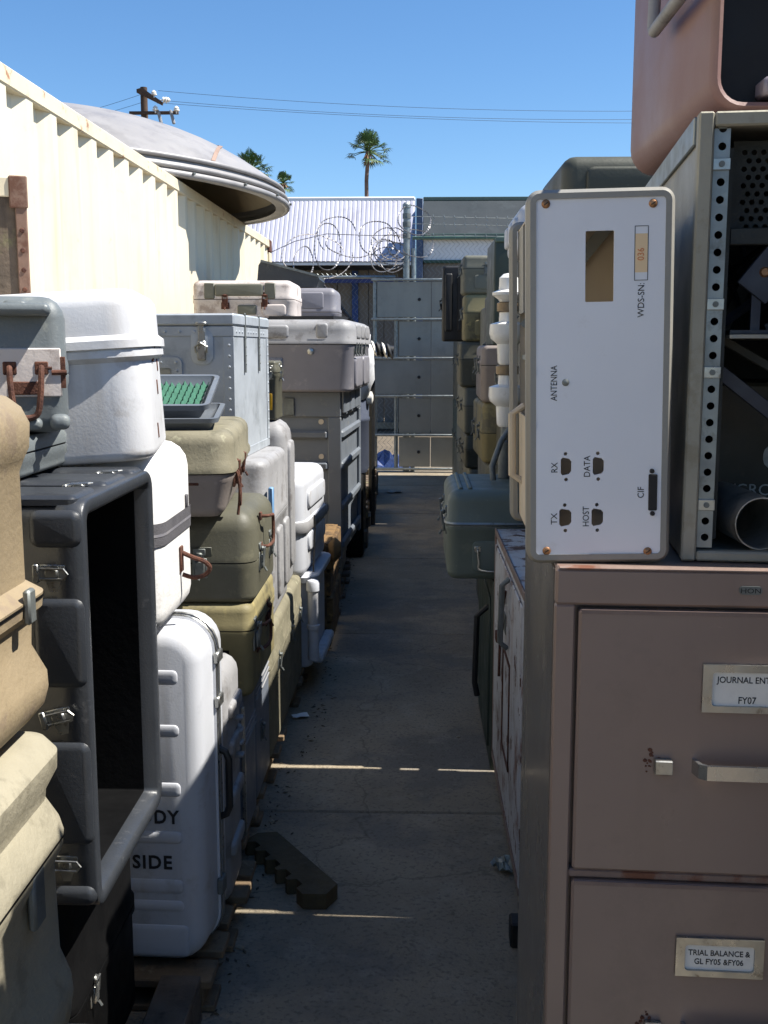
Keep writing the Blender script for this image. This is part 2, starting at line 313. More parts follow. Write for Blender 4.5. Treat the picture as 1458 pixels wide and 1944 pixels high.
# ------------------------------------------------------------------ the case builder
class Case:
    """a box with rounded edges; fr = its front right lower corner (fl: front left) on plan; parts hang on an Empty at the base"""
    def __init__(s, name, label, cat, x, y, w, d, z0, h, m, seam=None, lidm=None, r=.03, rb=.015, rt=.02, rz=0, side='R', lip=.006, group=None, tilt=(0, 0), taper=0.0, gasket=None, lidoff=0.0):
        c, sn = math.cos(R(rz)), math.sin(R(rz)); ox = -w / 2 if side == 'R' else w / 2; oy = d / 2
        s.w, s.d, s.h, s.m = w, d, h, m
        s.root = emptyobj(name, (x + c * ox - sn * oy, y + sn * ox + c * oy, z0), (R(tilt[0]), R(tilt[1]), R(rz)))
        tag(s.root, label, cat, group)
        prof = arc_profile(h, rb, rt)
        if seam is None:
            s.body = MB().rloft(w, d, r, prof).build('body', m, s.root)
        else:
            hb = h * seam
            lo = [(z, o - taper * (1 - z / hb)) for z, o in prof if z < hb - .03] + [(hb - .026, 0), (hb - .016, lip), (hb - .002, lip)]
            hi = [(hb + .002, lip + lidoff), (hb + .018, lip + lidoff), (hb + .028, lidoff)] + [(z, o + lidoff) for z, o in prof if z > hb + .03]
            s.body = MB().rloft(w, d, r, lo).build('body', m, s.root)
            s.lid = MB().rloft(w, d, r, hi).build('lid', lidm or m, s.root)
            MB().rloft(w, d, r, [(hb - .004, lip - .004), (hb + .004, lip - .004)]).build('gasket', gasket or rubber, s.root)
            s.hb = hb
    def fr(s, f):
        w, d, h = s.w, s.d, s.h
        return {'F': frame((0, -d / 2, 0), (1, 0, 0), (0, 0, 1)), 'R': frame((w / 2, 0, 0), (0, 1, 0), (0, 0, 1)),
                'L': frame((-w / 2, 0, 0), (0, -1, 0), (0, 0, 1)), 'T': frame((0, 0, h), (1, 0, 0), (0, 1, 0))}[f]
    def latch(s, f, u, v, k=1.0, m=None, rot=0, label=None):
        M = s.fr(f) @ Matrix.Translation((u, v, 0)) @ Matrix.Rotation(R(rot), 4, 'Z') @ Matrix.Scale(k, 4); b = MB(M)
        b.box(-.017, .017, -.034, .012, -.002, .003, .001); b.box(-.012, .012, -.028, .006, .003, .011, .003)
        b.box(-.014, .014, .018, .034, -.002, .004, .001); b.box(-.008, .008, .014, .026, .004, .012, .003)
        b.tube([(-.010, -.01, .010), (-.010, .022, .013), (.010, .022, .013), (.010, -.01, .010)], .0022, 6)
        b.tube([(0, -.026, .012), (0, -.036, .018)], .003, 6)
        o = b.build('latch', m or steel, s.root); 
        if label: o['label'] = label
        return o
    def bail(s, f, u, v, w=.1, h=.05, out=.03, r=.005, m=None, grip=None, horiz=True):
        M = s.fr(f) @ Matrix.Translation((u, v, 0))
        if not horiz: M = M @ Matrix.Rotation(R(90), 4, 'Z')
        b = MB(M)
        for q in (-1, 1): b.box(q * w / 2 - .012, q * w / 2 + .012, -.012, .012, -.002, .006, .002)
        b.tube(spl([(-w / 2, 0, .002), (-w / 2, -.004, out * .7), (-w / 2 + .003, -h * .6, out), (-w / 2 + .012, -h, out), (w / 2 - .012, -h, out), (w / 2 - .003, -h * .6, out), (w / 2, -.004, out * .7), (w / 2, 0, .002)], 4), r, 8)
        o = b.build('handle', m or steel, s.root)
        if grip: MB(M).tube([(-w * .3, -h, out), (w * .3, -h, out)], r * 2, 10).build('grip', grip, o)
        return o
    def pad(s, f, u0, u1, v0, v1, t=.01, m=None, name='rib', b=None, sink=.004):
        return MB(s.fr(f)).box(u0, u1, v0, v1, -sink, t, b if b is not None else t * .7).build(name, m or s.m, s.lid if name.startswith('lid_') and hasattr(s, 'lid') else s.root)
    def pillow(s, f, u0, u1, v0, v1, t=.02, r=.015, m=None, name='rib', sink=.006):
        M = s.fr(f) @ Matrix.Translation(((u0 + u1) / 2, (v0 + v1) / 2, -sink)); k = min(t * .8, r)
        return MB(M).rloft(u1 - u0, v1 - v0, r, [(0, 0), (t + sink - k, 0), (t + sink - k * .45, -k * .12), (t + sink - k * .12, -k * .45), (t + sink, -k)], n=4).build(name, m or s.m, s.lid if name.startswith('lid_') and hasattr(s, 'lid') else s.root)
    def text(s, f, body, size, u, v, m=ink, n=.0015, **k):
        return text(body, size, s.fr(f) @ Matrix.Translation((u, v, n)), m, s.root, **k)
    def hinge(s, f, u, v, k=1.0, m=None):
        M = s.fr(f) @ Matrix.Translation((u, v, 0)) @ Matrix.Scale(k, 4)
        b = MB(M); b.box(-.012, .012, -.03, -.003, -.002, .004, .001); b.box(-.012, .012, .003, .03, -.002, .004, .001)
        b.tube([(-.014, 0, .004), (.014, 0, .004)], .005, 8); return b.build('hinge', m or rust, s.root)
    def straps(s, f, us, v0, v1, m=steel):
        for u in us: MB(s.fr(f)).box(u - .005, u + .005, v0, v1, -.002, .004, .001).build('strap', m, s.root)

# ------------------------------------------------------------------ the setting: ground, slabs
b = MB(); b.box(-250, 250, -120, 380, -.9, -.045); g = b.build('ground', dirtm, smooth=0); tag(g, kind='structure')
pv = emptyobj('pavement', (0, 0, 0)); tag(pv, kind='structure')
edges = [-1.2, 1.35, 3.45, 5.75, 7.9, 10.1, 12.2, 14.3]
for i in range(len(edges) - 1):
    for x0, x1 in ((-1.44, 1.3), (1.3, 3.6)):
        dz = random.uniform(-.002, .002)
        MB().box(x0 + .004, x1 - .004, edges[i] + .005, edges[i + 1] - .005, -.10, dz, .006).build('slab', concrete, pv, 0)

# ------------------------------------------------------------------ shipping container along the left
ct = emptyobj('shipping_container', (-1.62, -1.3, 0), (0, 0, R(-.86)))
tag(ct, 'long cream corrugated steel shipping container behind the stacked cases on the left', 'container')
CL, CH, CW = 12.3, 2.60, 2.43
prof = []; yy = .16
while yy < CL - .2:
    prof += [(-.006, yy), (-.006, yy + .072), (-.042, yy + .140), (-.042, yy + .210)]; yy += .278
prof = [(-.006, .05)] + prof + [(-.006, CL - .05)]
rings = [[(x, y, z) for x, y in prof] for z in (.16, CH - .05)]
MB().loft(rings, (False, False), False).build('side_wall', cream, ct, 0)
MB().box(-.075, 0, .12, CL - .12, CH - .075, CH, .006).build('top_rail', rail_cream, ct, 0)
MB().box(-.06, 0, .12, CL - .12, .02, .17, .006).build('bottom_rail', rail_cream, ct, 0)
for y0, y1 in ((0, .13), (CL - .13, CL)):
    MB().box(-.15, .002, y0, y1, .12, CH - .12, .006).build('corner_post', rail_cream, ct, 0)
    for z0 in (0, CH - .12): MB().box(-.165, .006, y0 - .006, y1 + .03 if y0 == 0 else y1 + .006, z0, z0 + .124, .01).build('corner_casting', rust if z0 else rail_cream, ct, 0)
MB().box(-CW, -.06, .05, CL - .05, CH - .06, CH - .03).build('roof', cream, ct, 0)
MB().box(-CW, -CW + .05, .05, CL - .05, .1, CH - .05).build('far_wall', cream, ct, 0)
for y in (.03, CL - .07): MB().box(-CW, -.1, y, y + .04, .1, CH - .05).build('end_wall', cream, ct, 0)

# ------------------------------------------------------------------ dish cover lying on the container
ds = emptyobj('dish_cover', (-2.74, 8.25, 2.655), (R(-.5), R(1.6), 0))
tag(ds, 'big silver domed antenna dish lying upside down on the container roof', 'dish')
RD = 1.74
pr = [(RD * k / 14, .12 + .47 * (1 - (k / 14) ** 2.7)) for k in range(14, -1, -1)]
pr = [(max(r, .01), z) for r, z in pr]
MB().lathe([(RD - .02, .085)] + pr, 72, cap=(False, True)).build('skin', dishm, ds, 60)
MB().lathe([(r * .97, z - .05) for r, z in pr], 72, cap=(False, True)).build('lining', dishin, ds, 60)
def ring(r0, z0, rr, name):
    MB().tube([(r0 * math.cos(2 * math.pi * k / 72), r0 * math.sin(2 * math.pi * k / 72), z0) for k in range(72)], rr, 8, True).build(name, dishm, ds, 60)
ring(RD + .005, .108, .016, 'rim'); ring(RD + .032, .045, .018, 'rim'); ring(RD + .036, -.0, .022, 'rim')
MB().lathe([(RD - .03, .1), (RD - .01, .1), (RD + .03, .03), (RD + .03, -.01), (RD - .05, -.01)], 72, cap=(False, False)).build('flange', dishm, ds, 60)
a = R(-34)
seam = []
for r_, z_ in pr[:5]:
    best = min((abs(((1.74 - 0) and ((r_ * math.cos(q) - 2.74) / (8.25 + r_ * math.sin(q)))) + (.182 - .0022 * len(seam))), q) for q in [R(-85 + .25 * k_) for k_ in range(340)])
    seam.append((r_ * math.cos(best[1]), r_ * math.sin(best[1]), z_ + .006))
b = MB(); t = Vector((-math.sin(a), math.cos(a), 0)) * .018
b.loft([[tuple(Vector(p) - t), tuple(Vector(p) + t), tuple(Vector(p) + t + Vector((0, 0, .004))), tuple(Vector(p) - t + Vector((0, 0, .004)))] for p in seam]); b.build('seam_strip', mat('tan seam tape', (150, 124, 108), .7), ds)
for k in range(24):
    an = 2 * math.pi * k / 24 + .05
    MB(Matrix.Translation(((RD + .066) * math.cos(an), (RD + .066) * math.sin(an), .01)) @ Matrix.Rotation(an, 4, 'Z') @ Matrix.Rotation(R(90), 4, 'Y')).lathe([(.009, -.012), (.009, .006)], 6).build('bolt', dgalv, ds)

# ------------------------------------------------------------------ buildings beyond the gate
def corr_sheet(x0, x1, y0, z0, y1, z1, pitch_, depth):
    n = int((x1 - x0) / pitch_); pts = []
    for i in range(n * 4 + 1):
        x = x0 + i * pitch_ / 4; pts.append((x, (1, 1, 1, 0)[i % 4] * depth))
    nrm = Vector((0, -(z1 - z0), (y1 - y0))).normalized()
    return MB().loft([[(x, y + nrm.y * q, z + nrm.z * q) for x, q in pts] for y, z in ((y0, z0), ((y0 + y1) / 2, (z0 + z1) / 2), (y1, z1))], (False, False), False)
sh = emptyobj('warehouse', (0, 20.6, 0)); tag(sh, 'long low shed with pale corrugated metal roof behind the fence', 'building')
e0 = at(560, 497, 20.2); r0 = at(560, 380, 21.3); XW = at(789, 440, 20.2).x
def tosh(o): o.parent = sh; o.matrix_parent_inverse = Matrix.Translation((0, -20.6, 0)); return o
yb = e0.y; k = 0; xx = -11.0
rw = 1.02
xx = XW - 1.02 * 11
while xx < XW - .1:
    x1 = xx + rw - .02
    lift = .003 * (k % 2)
    ob = corr_sheet(xx, x1 + .02, yb, e0.z + lift, 21.3, r0.z + lift, .085, .009); tosh(ob.build('roof_sheet', roofm, None, 0)); xx += rw; k += 1
tosh(MB().box(-11, XW - .01, 21.27, 21.6, r0.z - .04, r0.z + .055, .02).build('ridge_cap', trimw, None))
tosh(MB().box(-11, XW - .02, yb + .02, yb + .06, e0.z - .06, e0.z - .01).build('eave_trim', trimw, None))
tosh(MB().box(-11, XW - .02, yb + .32, yb + .40, e0.z - .36, e0.z - .27).build('eave_beam', mat('navy paint', (40, 54, 110), .6), None))
tosh(MB().box(-11, XW, 21.6, 24.3, r0.z - .12, r0.z - .05).build('flat_roof', darkroof, None))
tosh(MB().box(-11, XW, 24.2, 24.3, 0, r0.z - .3).build('back_wall', wallgrey, None))
tosh(MB().box(-11, -10.9, 20.7, 24.2, 0, e0.z - .1).build('end_wall', wallgrey, None))
xx = -6.0; i = 0
while xx < XW - .1:
    x1 = min(xx + .30, XW - .01); tosh(MB().box(xx + .006, x1 - .006, 21.15 + .012 * (i % 2), 21.25, 0, e0.z - .08, .006).build('wall_board', wallgrey, None, 0)); xx += .30; i += 1
xb = at(674, 560, 21.1).x
tosh(MB().box(xb - .06, xb + .06, 21.10, 21.14, 1.6, e0.z - .1, .004).build('downpipe', blue, None))
tosh(MB().box(-11, -6.0, 21.2, 21.3, 0, e0.z - .1).build('wall', wallgrey, None))
tosh(MB().box(-11, XW, 20.9, 21.25, 0, .12).build('plinth', concrete, None))

s2 = emptyobj('store_building', (0, 20.6, 0)); tag(s2, 'flat building with dark felt roof slope, green edge trim and white wall', 'building')
def tos2(o): o.parent = s2; o.matrix_parent_inverse = Matrix.Translation((0, -20.6, 0)); return o
xa = at(804, 440, 20.2).x; ze = at(880, 447, 20.2).z; zr = at(880, 379, 21.0).z
b = MB(); b.add([(xa, 20.2, ze), (16, 20.2, ze), (16, 21.0, zr), (xa, 21.0, zr), (xa, 20.2, ze - .06), (16, 20.2, ze - .06), (16, 21.0, zr - .06), (xa, 21.0, zr - .06)], [(0, 1, 2, 3), (4, 7, 6, 5), (0, 4, 5, 1), (2, 6, 7, 3), (0, 3, 7, 4), (1, 5, 6, 2)]); tos2(b.build('roof', darkroof, None, 0))
tos2(MB().box(xa, 16, 20.97, 21.2, zr - .02, zr + .05, .01).build('ridge_trim', trimg, None))
tos2(MB().box(xa, 16, 20.14, 20.19, ze - .07, ze + .03, .01).build('eave_trim', trimg, None))
tos2(MB().box(xa, 16, 20.26, 20.4, at(880, 494, 20.3).z, ze - .06).build('wall', trimw, None))
tos2(MB().box(xa, 16, 20.22, 20.42, at(880, 500, 20.3).z, at(880, 494, 20.3).z, .01).build('lower_trim', mat('dark green trim', (40, 74, 62), .6), None))
tos2(MB().box(xa, 16, 20.3, 20.4, 0, at(880, 500, 20.3).z).build('base_wall', wallgrey, None))
tos2(MB().box(xa, 16, 21.2, 22.6, zr - .1, zr - .03).build('flat_roof', darkroof, None))
tos2(MB().box(xa, 16, 22.5, 22.7, 0, zr - .11).build('back_wall', wallgrey, None))
tos2(MB().box(XW + .01, xa - .01, 20.15, 20.5, 0, at(796, 376, 20.15).z, .01).build('corner_pier', mat('slate blue paint', (62, 80, 108), .6, var=.15), None))

# ------------------------------------------------------------------ gate, fence, razor wire
GY = 13.5
def gx(px, py=700): return at(px, py, GY).x
def gz(py, px=800): return at(px, py, GY).z
gt = emptyobj('yard_gate', (.3, GY, 0)); tag(gt, 'grey sheet metal gate with galvanised rails closing the alley end', 'gate')
def g_(o): o.parent = gt; o.matrix_parent_inverse = Matrix.Translation((-.3, -GY, 0)); return o
ys = [531, 606, 680, 752, 826, 890]
lefts = [716, 757, 708, 757, 757]
for i in range(5):
    xl = gx(lefts[i]); z0, z1 = gz(ys[i + 1]) + .025, gz(ys[i]) - .025
    xs = [xl, gx(818), 1.2]
    for a_, b_ in zip(xs[:-1], xs[1:]): g_(MB().box(a_ + .004, b_ - .004, GY - .012, GY + .006, z0, z1, .003).build('sheet_panel', sheetgrey, None, 0))
    for bx_ in (.05,): g_(MB(Matrix.Translation((bx_, GY - .012, (z0 + z1) / 2)) @ Matrix.Rotation(R(90), 4, 'X')).lathe([(.022, -.004), (.018, .008)], 10).build('bolt', black, None))
for i, y in enumerate(ys):
    g_(MB().box(gx(705), 1.25, GY - .035, GY + .02, gz(y) - .015, gz(y) + .015, .008).build('rail', galv, None))
for px_ in (712, 752): g_(MB().tube([(gx(px_), GY + .03, .03), (gx(px_), GY + .03, gz(531))], .026, 10).build('upright', galv, None))
g_(MB().tube([(1.22, GY + .03, .03), (1.22, GY + .03, gz(531))], .026, 10).build('upright', galv, None))

def chainlink(x0, x1, z0, z1, y, s=.058, r=.0022):
    b = MB(); n = int((x1 - x0) / s)
    for i in range(-1, n + 1):
        pts = []; z = z0; k = 0
        while z <= z1:
            x = x0 + (i + (k % 2)) * s
            pts.append((min(max(x, x0), x1), y + (.004 if (k + i) % 2 else -.004), z)); z += s; k += 1
        b.tube(pts, r, 4)
    return b
fn = emptyobj('chain_link_fence', (-1.0, GY + .1, 0)); tag(fn, 'rusty chain link fence with bent diagonal brace left of the gate', 'fence')
def f_(o): o.parent = fn; o.matrix_parent_inverse = Matrix.Translation((1.0, -GY - .1, 0)); return o
f_(chainlink(-2.2, gx(755), .02, gz(513), GY + .1).build('wire_mesh', galv, None, 0))
f_(MB().tube([(-2.2, GY + .1, gz(525)), (gx(750), GY + .1, gz(525))], .02, 8).build('top_rail', galv, None))
f_(MB().tube([tuple(at(602, 530, GY + .14)), tuple(at(715, 668, GY + .14))], .03, 8).build('brace', mat('dark pipe', (66, 58, 54), .7), None))
f_(MB().tube([(-2.18, GY + .1, 0), (-2.18, GY + .1, gz(500))], .03, 10).build('post', galv, None))
f2 = emptyobj('chain_link_fence', (1.5, GY + .12, 0)); tag(f2, 'chain link fence with barbed wire strands rising above the gate beside the store building', 'fence')
def h_(o): o.parent = f2; o.matrix_parent_inverse = Matrix.Translation((-1.5, -GY - .12, 0)); return o
h_(chainlink(gx(782), 2.6, gz(545), gz(448), GY + .12).build('wire_mesh', galv, None, 0))
h_(MB().tube([(gx(782), GY + .12, gz(450)), (2.6, GY + .12, gz(450))], .02, 8).build('top_rail', mat('green rail', (92, 118, 104), .6), None))
for px_ in (1000,): h_(MB().tube([(2.55, GY + .12, 0), (2.55, GY + .12, gz(448))], .03, 10).build('post', galv, None))
h_(MB().tube([(gx(784), GY + .12, 0), (gx(784), GY + .12, gz(470))], .03, 10).build('post', galv, None))
for py_ in (409, 423, 444):
    x0, x1 = gx(782), gx(985); b = MB(); p0 = Vector((x0, GY + .1, gz(py_))); p1 = Vector((2.55, GY + .1, gz(py_ + 3)))
    b.tube([p0, (p0 + p1) / 2 + Vector((0, 0, -.02)), p1], .0035, 5)
    for k in range(1, 20):
        p = p0.lerp(p1, k / 20) + Vector((0, 0, -.02 * math.sin(math.pi * k / 20)))
        b.tube([p + Vector((-.008, .0, .03)), p, p + Vector((.008, 0, -.03))], .003, 4)
    h_(b.build('barbed_wire', galv, None))
po = emptyobj('fence_post', (gx(771), GY + .11, 0)); tag(po, 'tall galvanised pipe post wound with razor wire beside the gate', 'post')
MB().tube([(0, 0, .0), (0, 0, gz(388))], .042, 14).build('pipe', galv, po)
MB().lathe([(.05, gz(392)), (.05, gz(386)), (.03, gz(382))], 14).build('cap', galv, po)
for py_ in (408, 424, 446): MB().lathe([(.043, gz(py_) - .03), (.05, gz(py_) - .03), (.05, gz(py_) + .03), (.043, gz(py_) + .03)], 14, cap=(False, False)).build('clamp', dgalv, po)
rz_ = emptyobj('razor_wire', (gx(720), GY + .06, gz(480))); tag(rz_, 'tangled loops of razor wire hanging over the fence top', 'razor wire')
rw_m = mat('razor wire steel', (140, 138, 140), .4, metal=.5, var=.4, vs_=8, dirt=((72, 60, 54), .7, 6, .5), bump=0)
def loop(cx, cy, rx, ry, y=0, ph=0, ex=.0, frac=1.0):
    c = at(cx, cy, GY + y); k = GY / F; n = 40; pts = []
    for i in range(int(n * frac) + 1):
        a = 2 * math.pi * i / n + ph
        pts.append(c + Vector((math.cos(a) * rx * k + ex * i / n, .22 * math.sin(a + .9), math.sin(a) * ry * k + .012 * math.sin(3 * a + cx))))
    pts = [p - rz_.location for p in pts]
    b = MB(); b.tube(pts, .0045, 5)
    for i in range(1, len(pts) - 1, 1):
        t = (pts[i + 1] - pts[i - 1]).normalized(); q = t.cross(Vector((0, 1, .3))).normalized() * .009
        b.add([tuple(pts[i] - t * .006 + q), tuple(pts[i] + t * .006 + q), tuple(pts[i] + t * .014 - q), tuple(pts[i] - t * .014 - q)], [(0, 1, 2, 3)])
    b.build('wire_loop', rw_m, rz_, 0)
for a_ in ((592, 487, 60, 42, .1, .2, .1), (576, 500, 16, 32, .15), (640, 446, 34, 36, .05, .3, 0, .6), (716, 452, 32, 34, .1), (733, 463, 26, 30, -.05, 1), (742, 480, 30, 24, .02, 2), (728, 485, 24, 32, -.1, .5),
           (787, 418, 30, 28, .05, 1), (792, 462, 30, 28, .1, 3.6, 0, .8), (755, 462, 18, 30, .05, 2), (622, 468, 22, 46, .1, .8), (668, 462, 46, 26, .0, 2.6, 0, .7), (745, 500, 22, 16, 0, 1), (738, 490, 32, 20, .08, 2), (748, 470, 26, 26, .1, .4)):
    loop(*a_)
b = MB(); b.tube([at(512, 480, GY) - rz_.location, at(560, 458, GY) - rz_.location, at(620, 444, GY) - rz_.location, at(700, 447, GY) - rz_.location, at(770, 446, GY) - rz_.location], .005, 5); b.build('strand', rw_m, rz_)
tp = emptyobj('tarpaulin', tuple(gnd(735, 885)) ); tag(tp, 'crumpled blue tarpaulin on the ground by the gate', 'tarpaulin')
b = MB(); n = 9
vs_ = [(-.35 + .7 * i / n, -.18 + .36 * j / n, max(0.004, .2 * math.sin(math.pi * i / n) * math.sin(math.pi * j / n) * (1 + .5 * math.sin(i * 2.1 + j * 1.3)) + .015)) for i in range(n + 1) for j in range(n + 1)]
b.add(vs_, [(i * (n + 1) + j, (i + 1) * (n + 1) + j, (i + 1) * (n + 1) + j + 1, i * (n + 1) + j + 1) for i in range(n) for j in range(n)]); b.build('sheet', blue, tp, 0)
tp.location = (gx(733), GY + .45, -.04)

# ------------------------------------------------------------------ utility pole, wires, palms
PY = 48.0
up = emptyobj('utility_pole', (at(277, 300, PY).x, PY, 0)); tag(up, 'wooden utility pole with cross arms and insulators rising behind the dish', 'utility pole')
zt = at(277, 166, PY).z
MB().tube([(0, 0, -.05), (0, 0, zt)], [.19, .15], 12).build('pole', creosote, up)
def pz(y): return at(277, y, PY).z
sc = PY / F
MB().box(-26 * sc, 64 * sc, -.22, -.1, pz(219), pz(213), .01).build('cross_arm', creosote, up)
for s_ in (0, 1): MB(Matrix.Translation((0, -.22 - .3 * s_, pz(176)))).prism([(-10 * sc, .08), (0, .14), (38 * sc, -20 * sc), (36 * sc, -25 * sc), (-10 * sc, -.06)] if not s_ else [(0, 0), (4 * sc, 2 * sc), (36 * sc, -23 * sc), (30 * sc, -24 * sc)], 0, .1, M=Matrix.Translation((0, -.22 - .3 * s_, pz(176))) @ Matrix.Rotation(R(90), 4, 'X')).build('brace_arm', creosote, up)
for (px_, py_, tl) in ((292, 178, 0), (312, 190, 90), (317, 190, 90), (295, 207, 0), (335, 208, 0)):
    p = at(px_, py_, PY - .5) - up.location
    MB(Matrix.Translation(p) @ Matrix.Rotation(R(tl), 4, 'Y')).lathe([(.03, -.16), (.03, -.05), (.13, -.05), (.13, .0), (.05, .02), (.11, .05), (.10, .08), (.03, .14)], 10).build('insulator', porcelain, up)
for px_ in (303, 327):
    p = at(px_, 222, PY - .4) - up.location
    MB(Matrix.Translation(p) @ Matrix.Rotation(R(-14), 4, 'Y')).lathe([(.04, -.3), (.07, -.28), (.07, .22), (.03, .3)], 8).build('fuse', ltgrey, up)
def wire(p0, p1, sag, lab, r=.008):
    o = emptyobj('overhead_wire', tuple(p0)); tag(o, lab, 'wire'); pts = []
    for i in range(25):
        t = i / 24; pts.append(p0.lerp(p1, t) + Vector((0, 0, -sag * 4 * t * (1 - t))) - p0)
    MB().tube(pts, r, 5).build('cable', black, o)
pe = 62.0
for (y0, y1, s_, lab) in ((172, 196, .5, 'topmost thin wire running from the pole top across the sky'), (190, 211, .5, 'middle thin wire leaving the pole brace across the sky'), (195, 224, .4, 'lowest thin wire leaving the pole insulators across the sky')):
    wire(at(300, y0, PY), at(1600, y1 + 4, PY + 2), s_, lab)
wire(at(277, 176, PY), at(-300, 268, PY), .6, 'upper thin wire sloping down from the pole towards the container')
wire(at(277, 192, PY), at(-300, 268, PY - 1), .6, 'lower thin wire sloping down from the pole towards the container')

def palm(px_, ytop, ybase, Y, crown, label, seed, trunk_r, yk=None):
    rnd = random.Random(seed); c = at(px_, ytop, Y)
    o = emptyobj('palm_tree', (c.x, Y, 0)); tag(o, label, 'palm tree', 'fan palms beyond the shed')
    k = Y / F; H_ = c.z
    pts = [(.10 * math.sin(i * .7), 0, H_ * i / 8) for i in range(9)]; pts[-1] = (0, 0, H_)
    MB().tube(pts, [trunk_r * (1.25 - .35 * i / 8) for i in range(9)], 10).build('trunk', trunkm, o)
    b = MB(); rc = crown * k
    nl = 42
    for i in range(nl):
        el = R(rnd.uniform(-58, 85)) if i > 8 else R(rnd.uniform(40, 88)); az = rnd.uniform(0, 2 * math.pi)
        d = Vector((math.cos(el) * math.cos(az), math.cos(el) * math.sin(az), math.sin(el)))
        L = rc * rnd.uniform(.48, .74); base = Vector((0, 0, H_)); tip = base + d * L + Vector((0, 0, -.10 * L))
        side = d.cross(Vector((0, 0, 1)));
        if side.length < .05: side = Vector((1, 0, 0))
        side.normalize(); upv = side.cross(d)
        b.tube([base, (base + tip) / 2 + Vector((0, 0, .06 * L)), tip], [.03, .025, .015], 4)
        fr_ = rc * rnd.uniform(.36, .46); nb = 15; dry = 0
        for j in range(nb):
            a = R(-95 + 190 * j / (nb - 1)) + rnd.uniform(-.06, .06)
            dd = (d * math.cos(a) + side * math.sin(a) + upv * .18 * math.cos(a)).normalized()
            ll = fr_ * (1 - .22 * abs(math.sin(a))) * rnd.uniform(.88, 1.08); q = dd.cross(upv).normalized() * fr_ * .055
            mid = tip + dd * ll * .6; end = tip + dd * ll + Vector((0, 0, -ll * rnd.uniform(.15, .42)))
            v0 = [tuple(tip), tuple(mid - q), tuple(end), tuple(mid + q)]
            b.add(v0, [(0, 1, 2, 3)])
    b.build('crown', leafm, o, 0)
    b = MB()
    for i in range(22):
        az = rnd.uniform(0, 2 * math.pi); r_ = trunk_r * 1.0
        p = Vector((r_ * math.cos(az), r_ * math.sin(az), H_ - rnd.uniform(0, .12) * rc)); e_ = p + Vector((math.cos(az) * .28 * rc * rnd.uniform(.3, 1), math.sin(az) * .28 * rc * rnd.uniform(.3, 1), -rc * rnd.uniform(.2, .42)))
        t = Vector((-math.sin(az), math.cos(az), 0)) * .05 * rc
        b.add([tuple(p - t), tuple(p + t), tuple(e_ + t * .3), tuple(e_ - t * .3)], [(0, 1, 2, 3)])
    b.build('dry_skirt', drypalm, o, 0)
palm(699, 288, 380, 62, 44, 'single tall fan palm standing alone above the pale shed roof', 3, .12)
palm(537, 348, 380, 68, 25, 'small fan palm peeking out beside the rim of the dish', 5, .2)
palm(478, 322, 380, 64, 40, 'fan palm mostly hidden behind the silver dish', 8, .2)

# ================================================================== LEFT ROW
def pallet(x0, x1, y0, y1, label, along='X', h=.115, nb=6, seed=1, m=wood):
    rnd = random.Random(seed); o = emptyobj('pallet', ((x0 + x1) / 2, (y0 + y1) / 2, 0)); tag(o, label, 'pallet', 'wooden pallets under the stacks')
    w_, d_ = x1 - x0, y1 - y0
    L_, S_ = (w_, d_) if along == 'X' else (d_, w_)
    M = Matrix.Identity(4) if along == 'X' else Matrix.Rotation(R(90), 4, 'Z')
    for k in range(3):
        q = (-S_ / 2 + .03, 0, S_ / 2 - .03)[k]
        MB(M).box(-L_ / 2 + .0, L_ / 2 - .005, q - .025, q + .025, .018, h - .02, .004).build('stringer', m, o, 0) if along == 'Y' else None
        if along == 'X':
            u = (-L_ / 2 + .04, 0, L_ / 2 - .05)[k]
            MB(M).box(u - .025, u + .025, -S_ / 2, S_ / 2, .018, h - .02, .004).build('stringer', m, o, 0)
    for k in range(nb):
        c = -S_ / 2 + .05 + (S_ - .1) * k / (nb - 1); j = rnd.uniform(-.012, .02)
        MB(M @ Matrix.Translation((0, c, 0)) @ Matrix.Rotation(R(rnd.uniform(-.8, .8)), 4, 'Z')).box(-L_ / 2 + j, L_ / 2 + j, -.046, .046, h - .021, h, .003).build('plank', m, o, 0)
        if k % 2 == 0: MB(M @ Matrix.Translation((0, c, 0))).box(-L_ / 2, L_ / 2, -.046, .046, 0.002, .019, .003).build('plank', m, o, 0)
    return o
pallet(-1.40, -.49, .75, 1.68, 'dark worn pallet under the tan moulded cases', 'Y', nb=7, seed=2, m=oldwood)
pallet(-1.40, -.485, 1.72, 2.30, 'pallet with boards running down the alley under the open charcoal case', 'Y', nb=6, seed=3, m=oldwood)
pallet(-1.40, -.465, 2.32, 2.93, 'splintered pallet under the white ribbed suitcase case', 'X', h=.085, nb=5, seed=4)
pallet(-1.40, -.50, 2.96, 3.95, 'pallet with sunlit board ends under the slate grey flat cases', 'X', nb=6, seed=5)
pallet(-1.40, -.50, 4.5, 5.3, 'pallet under the white storage bin and long olive case end', 'X', nb=5, seed=6)

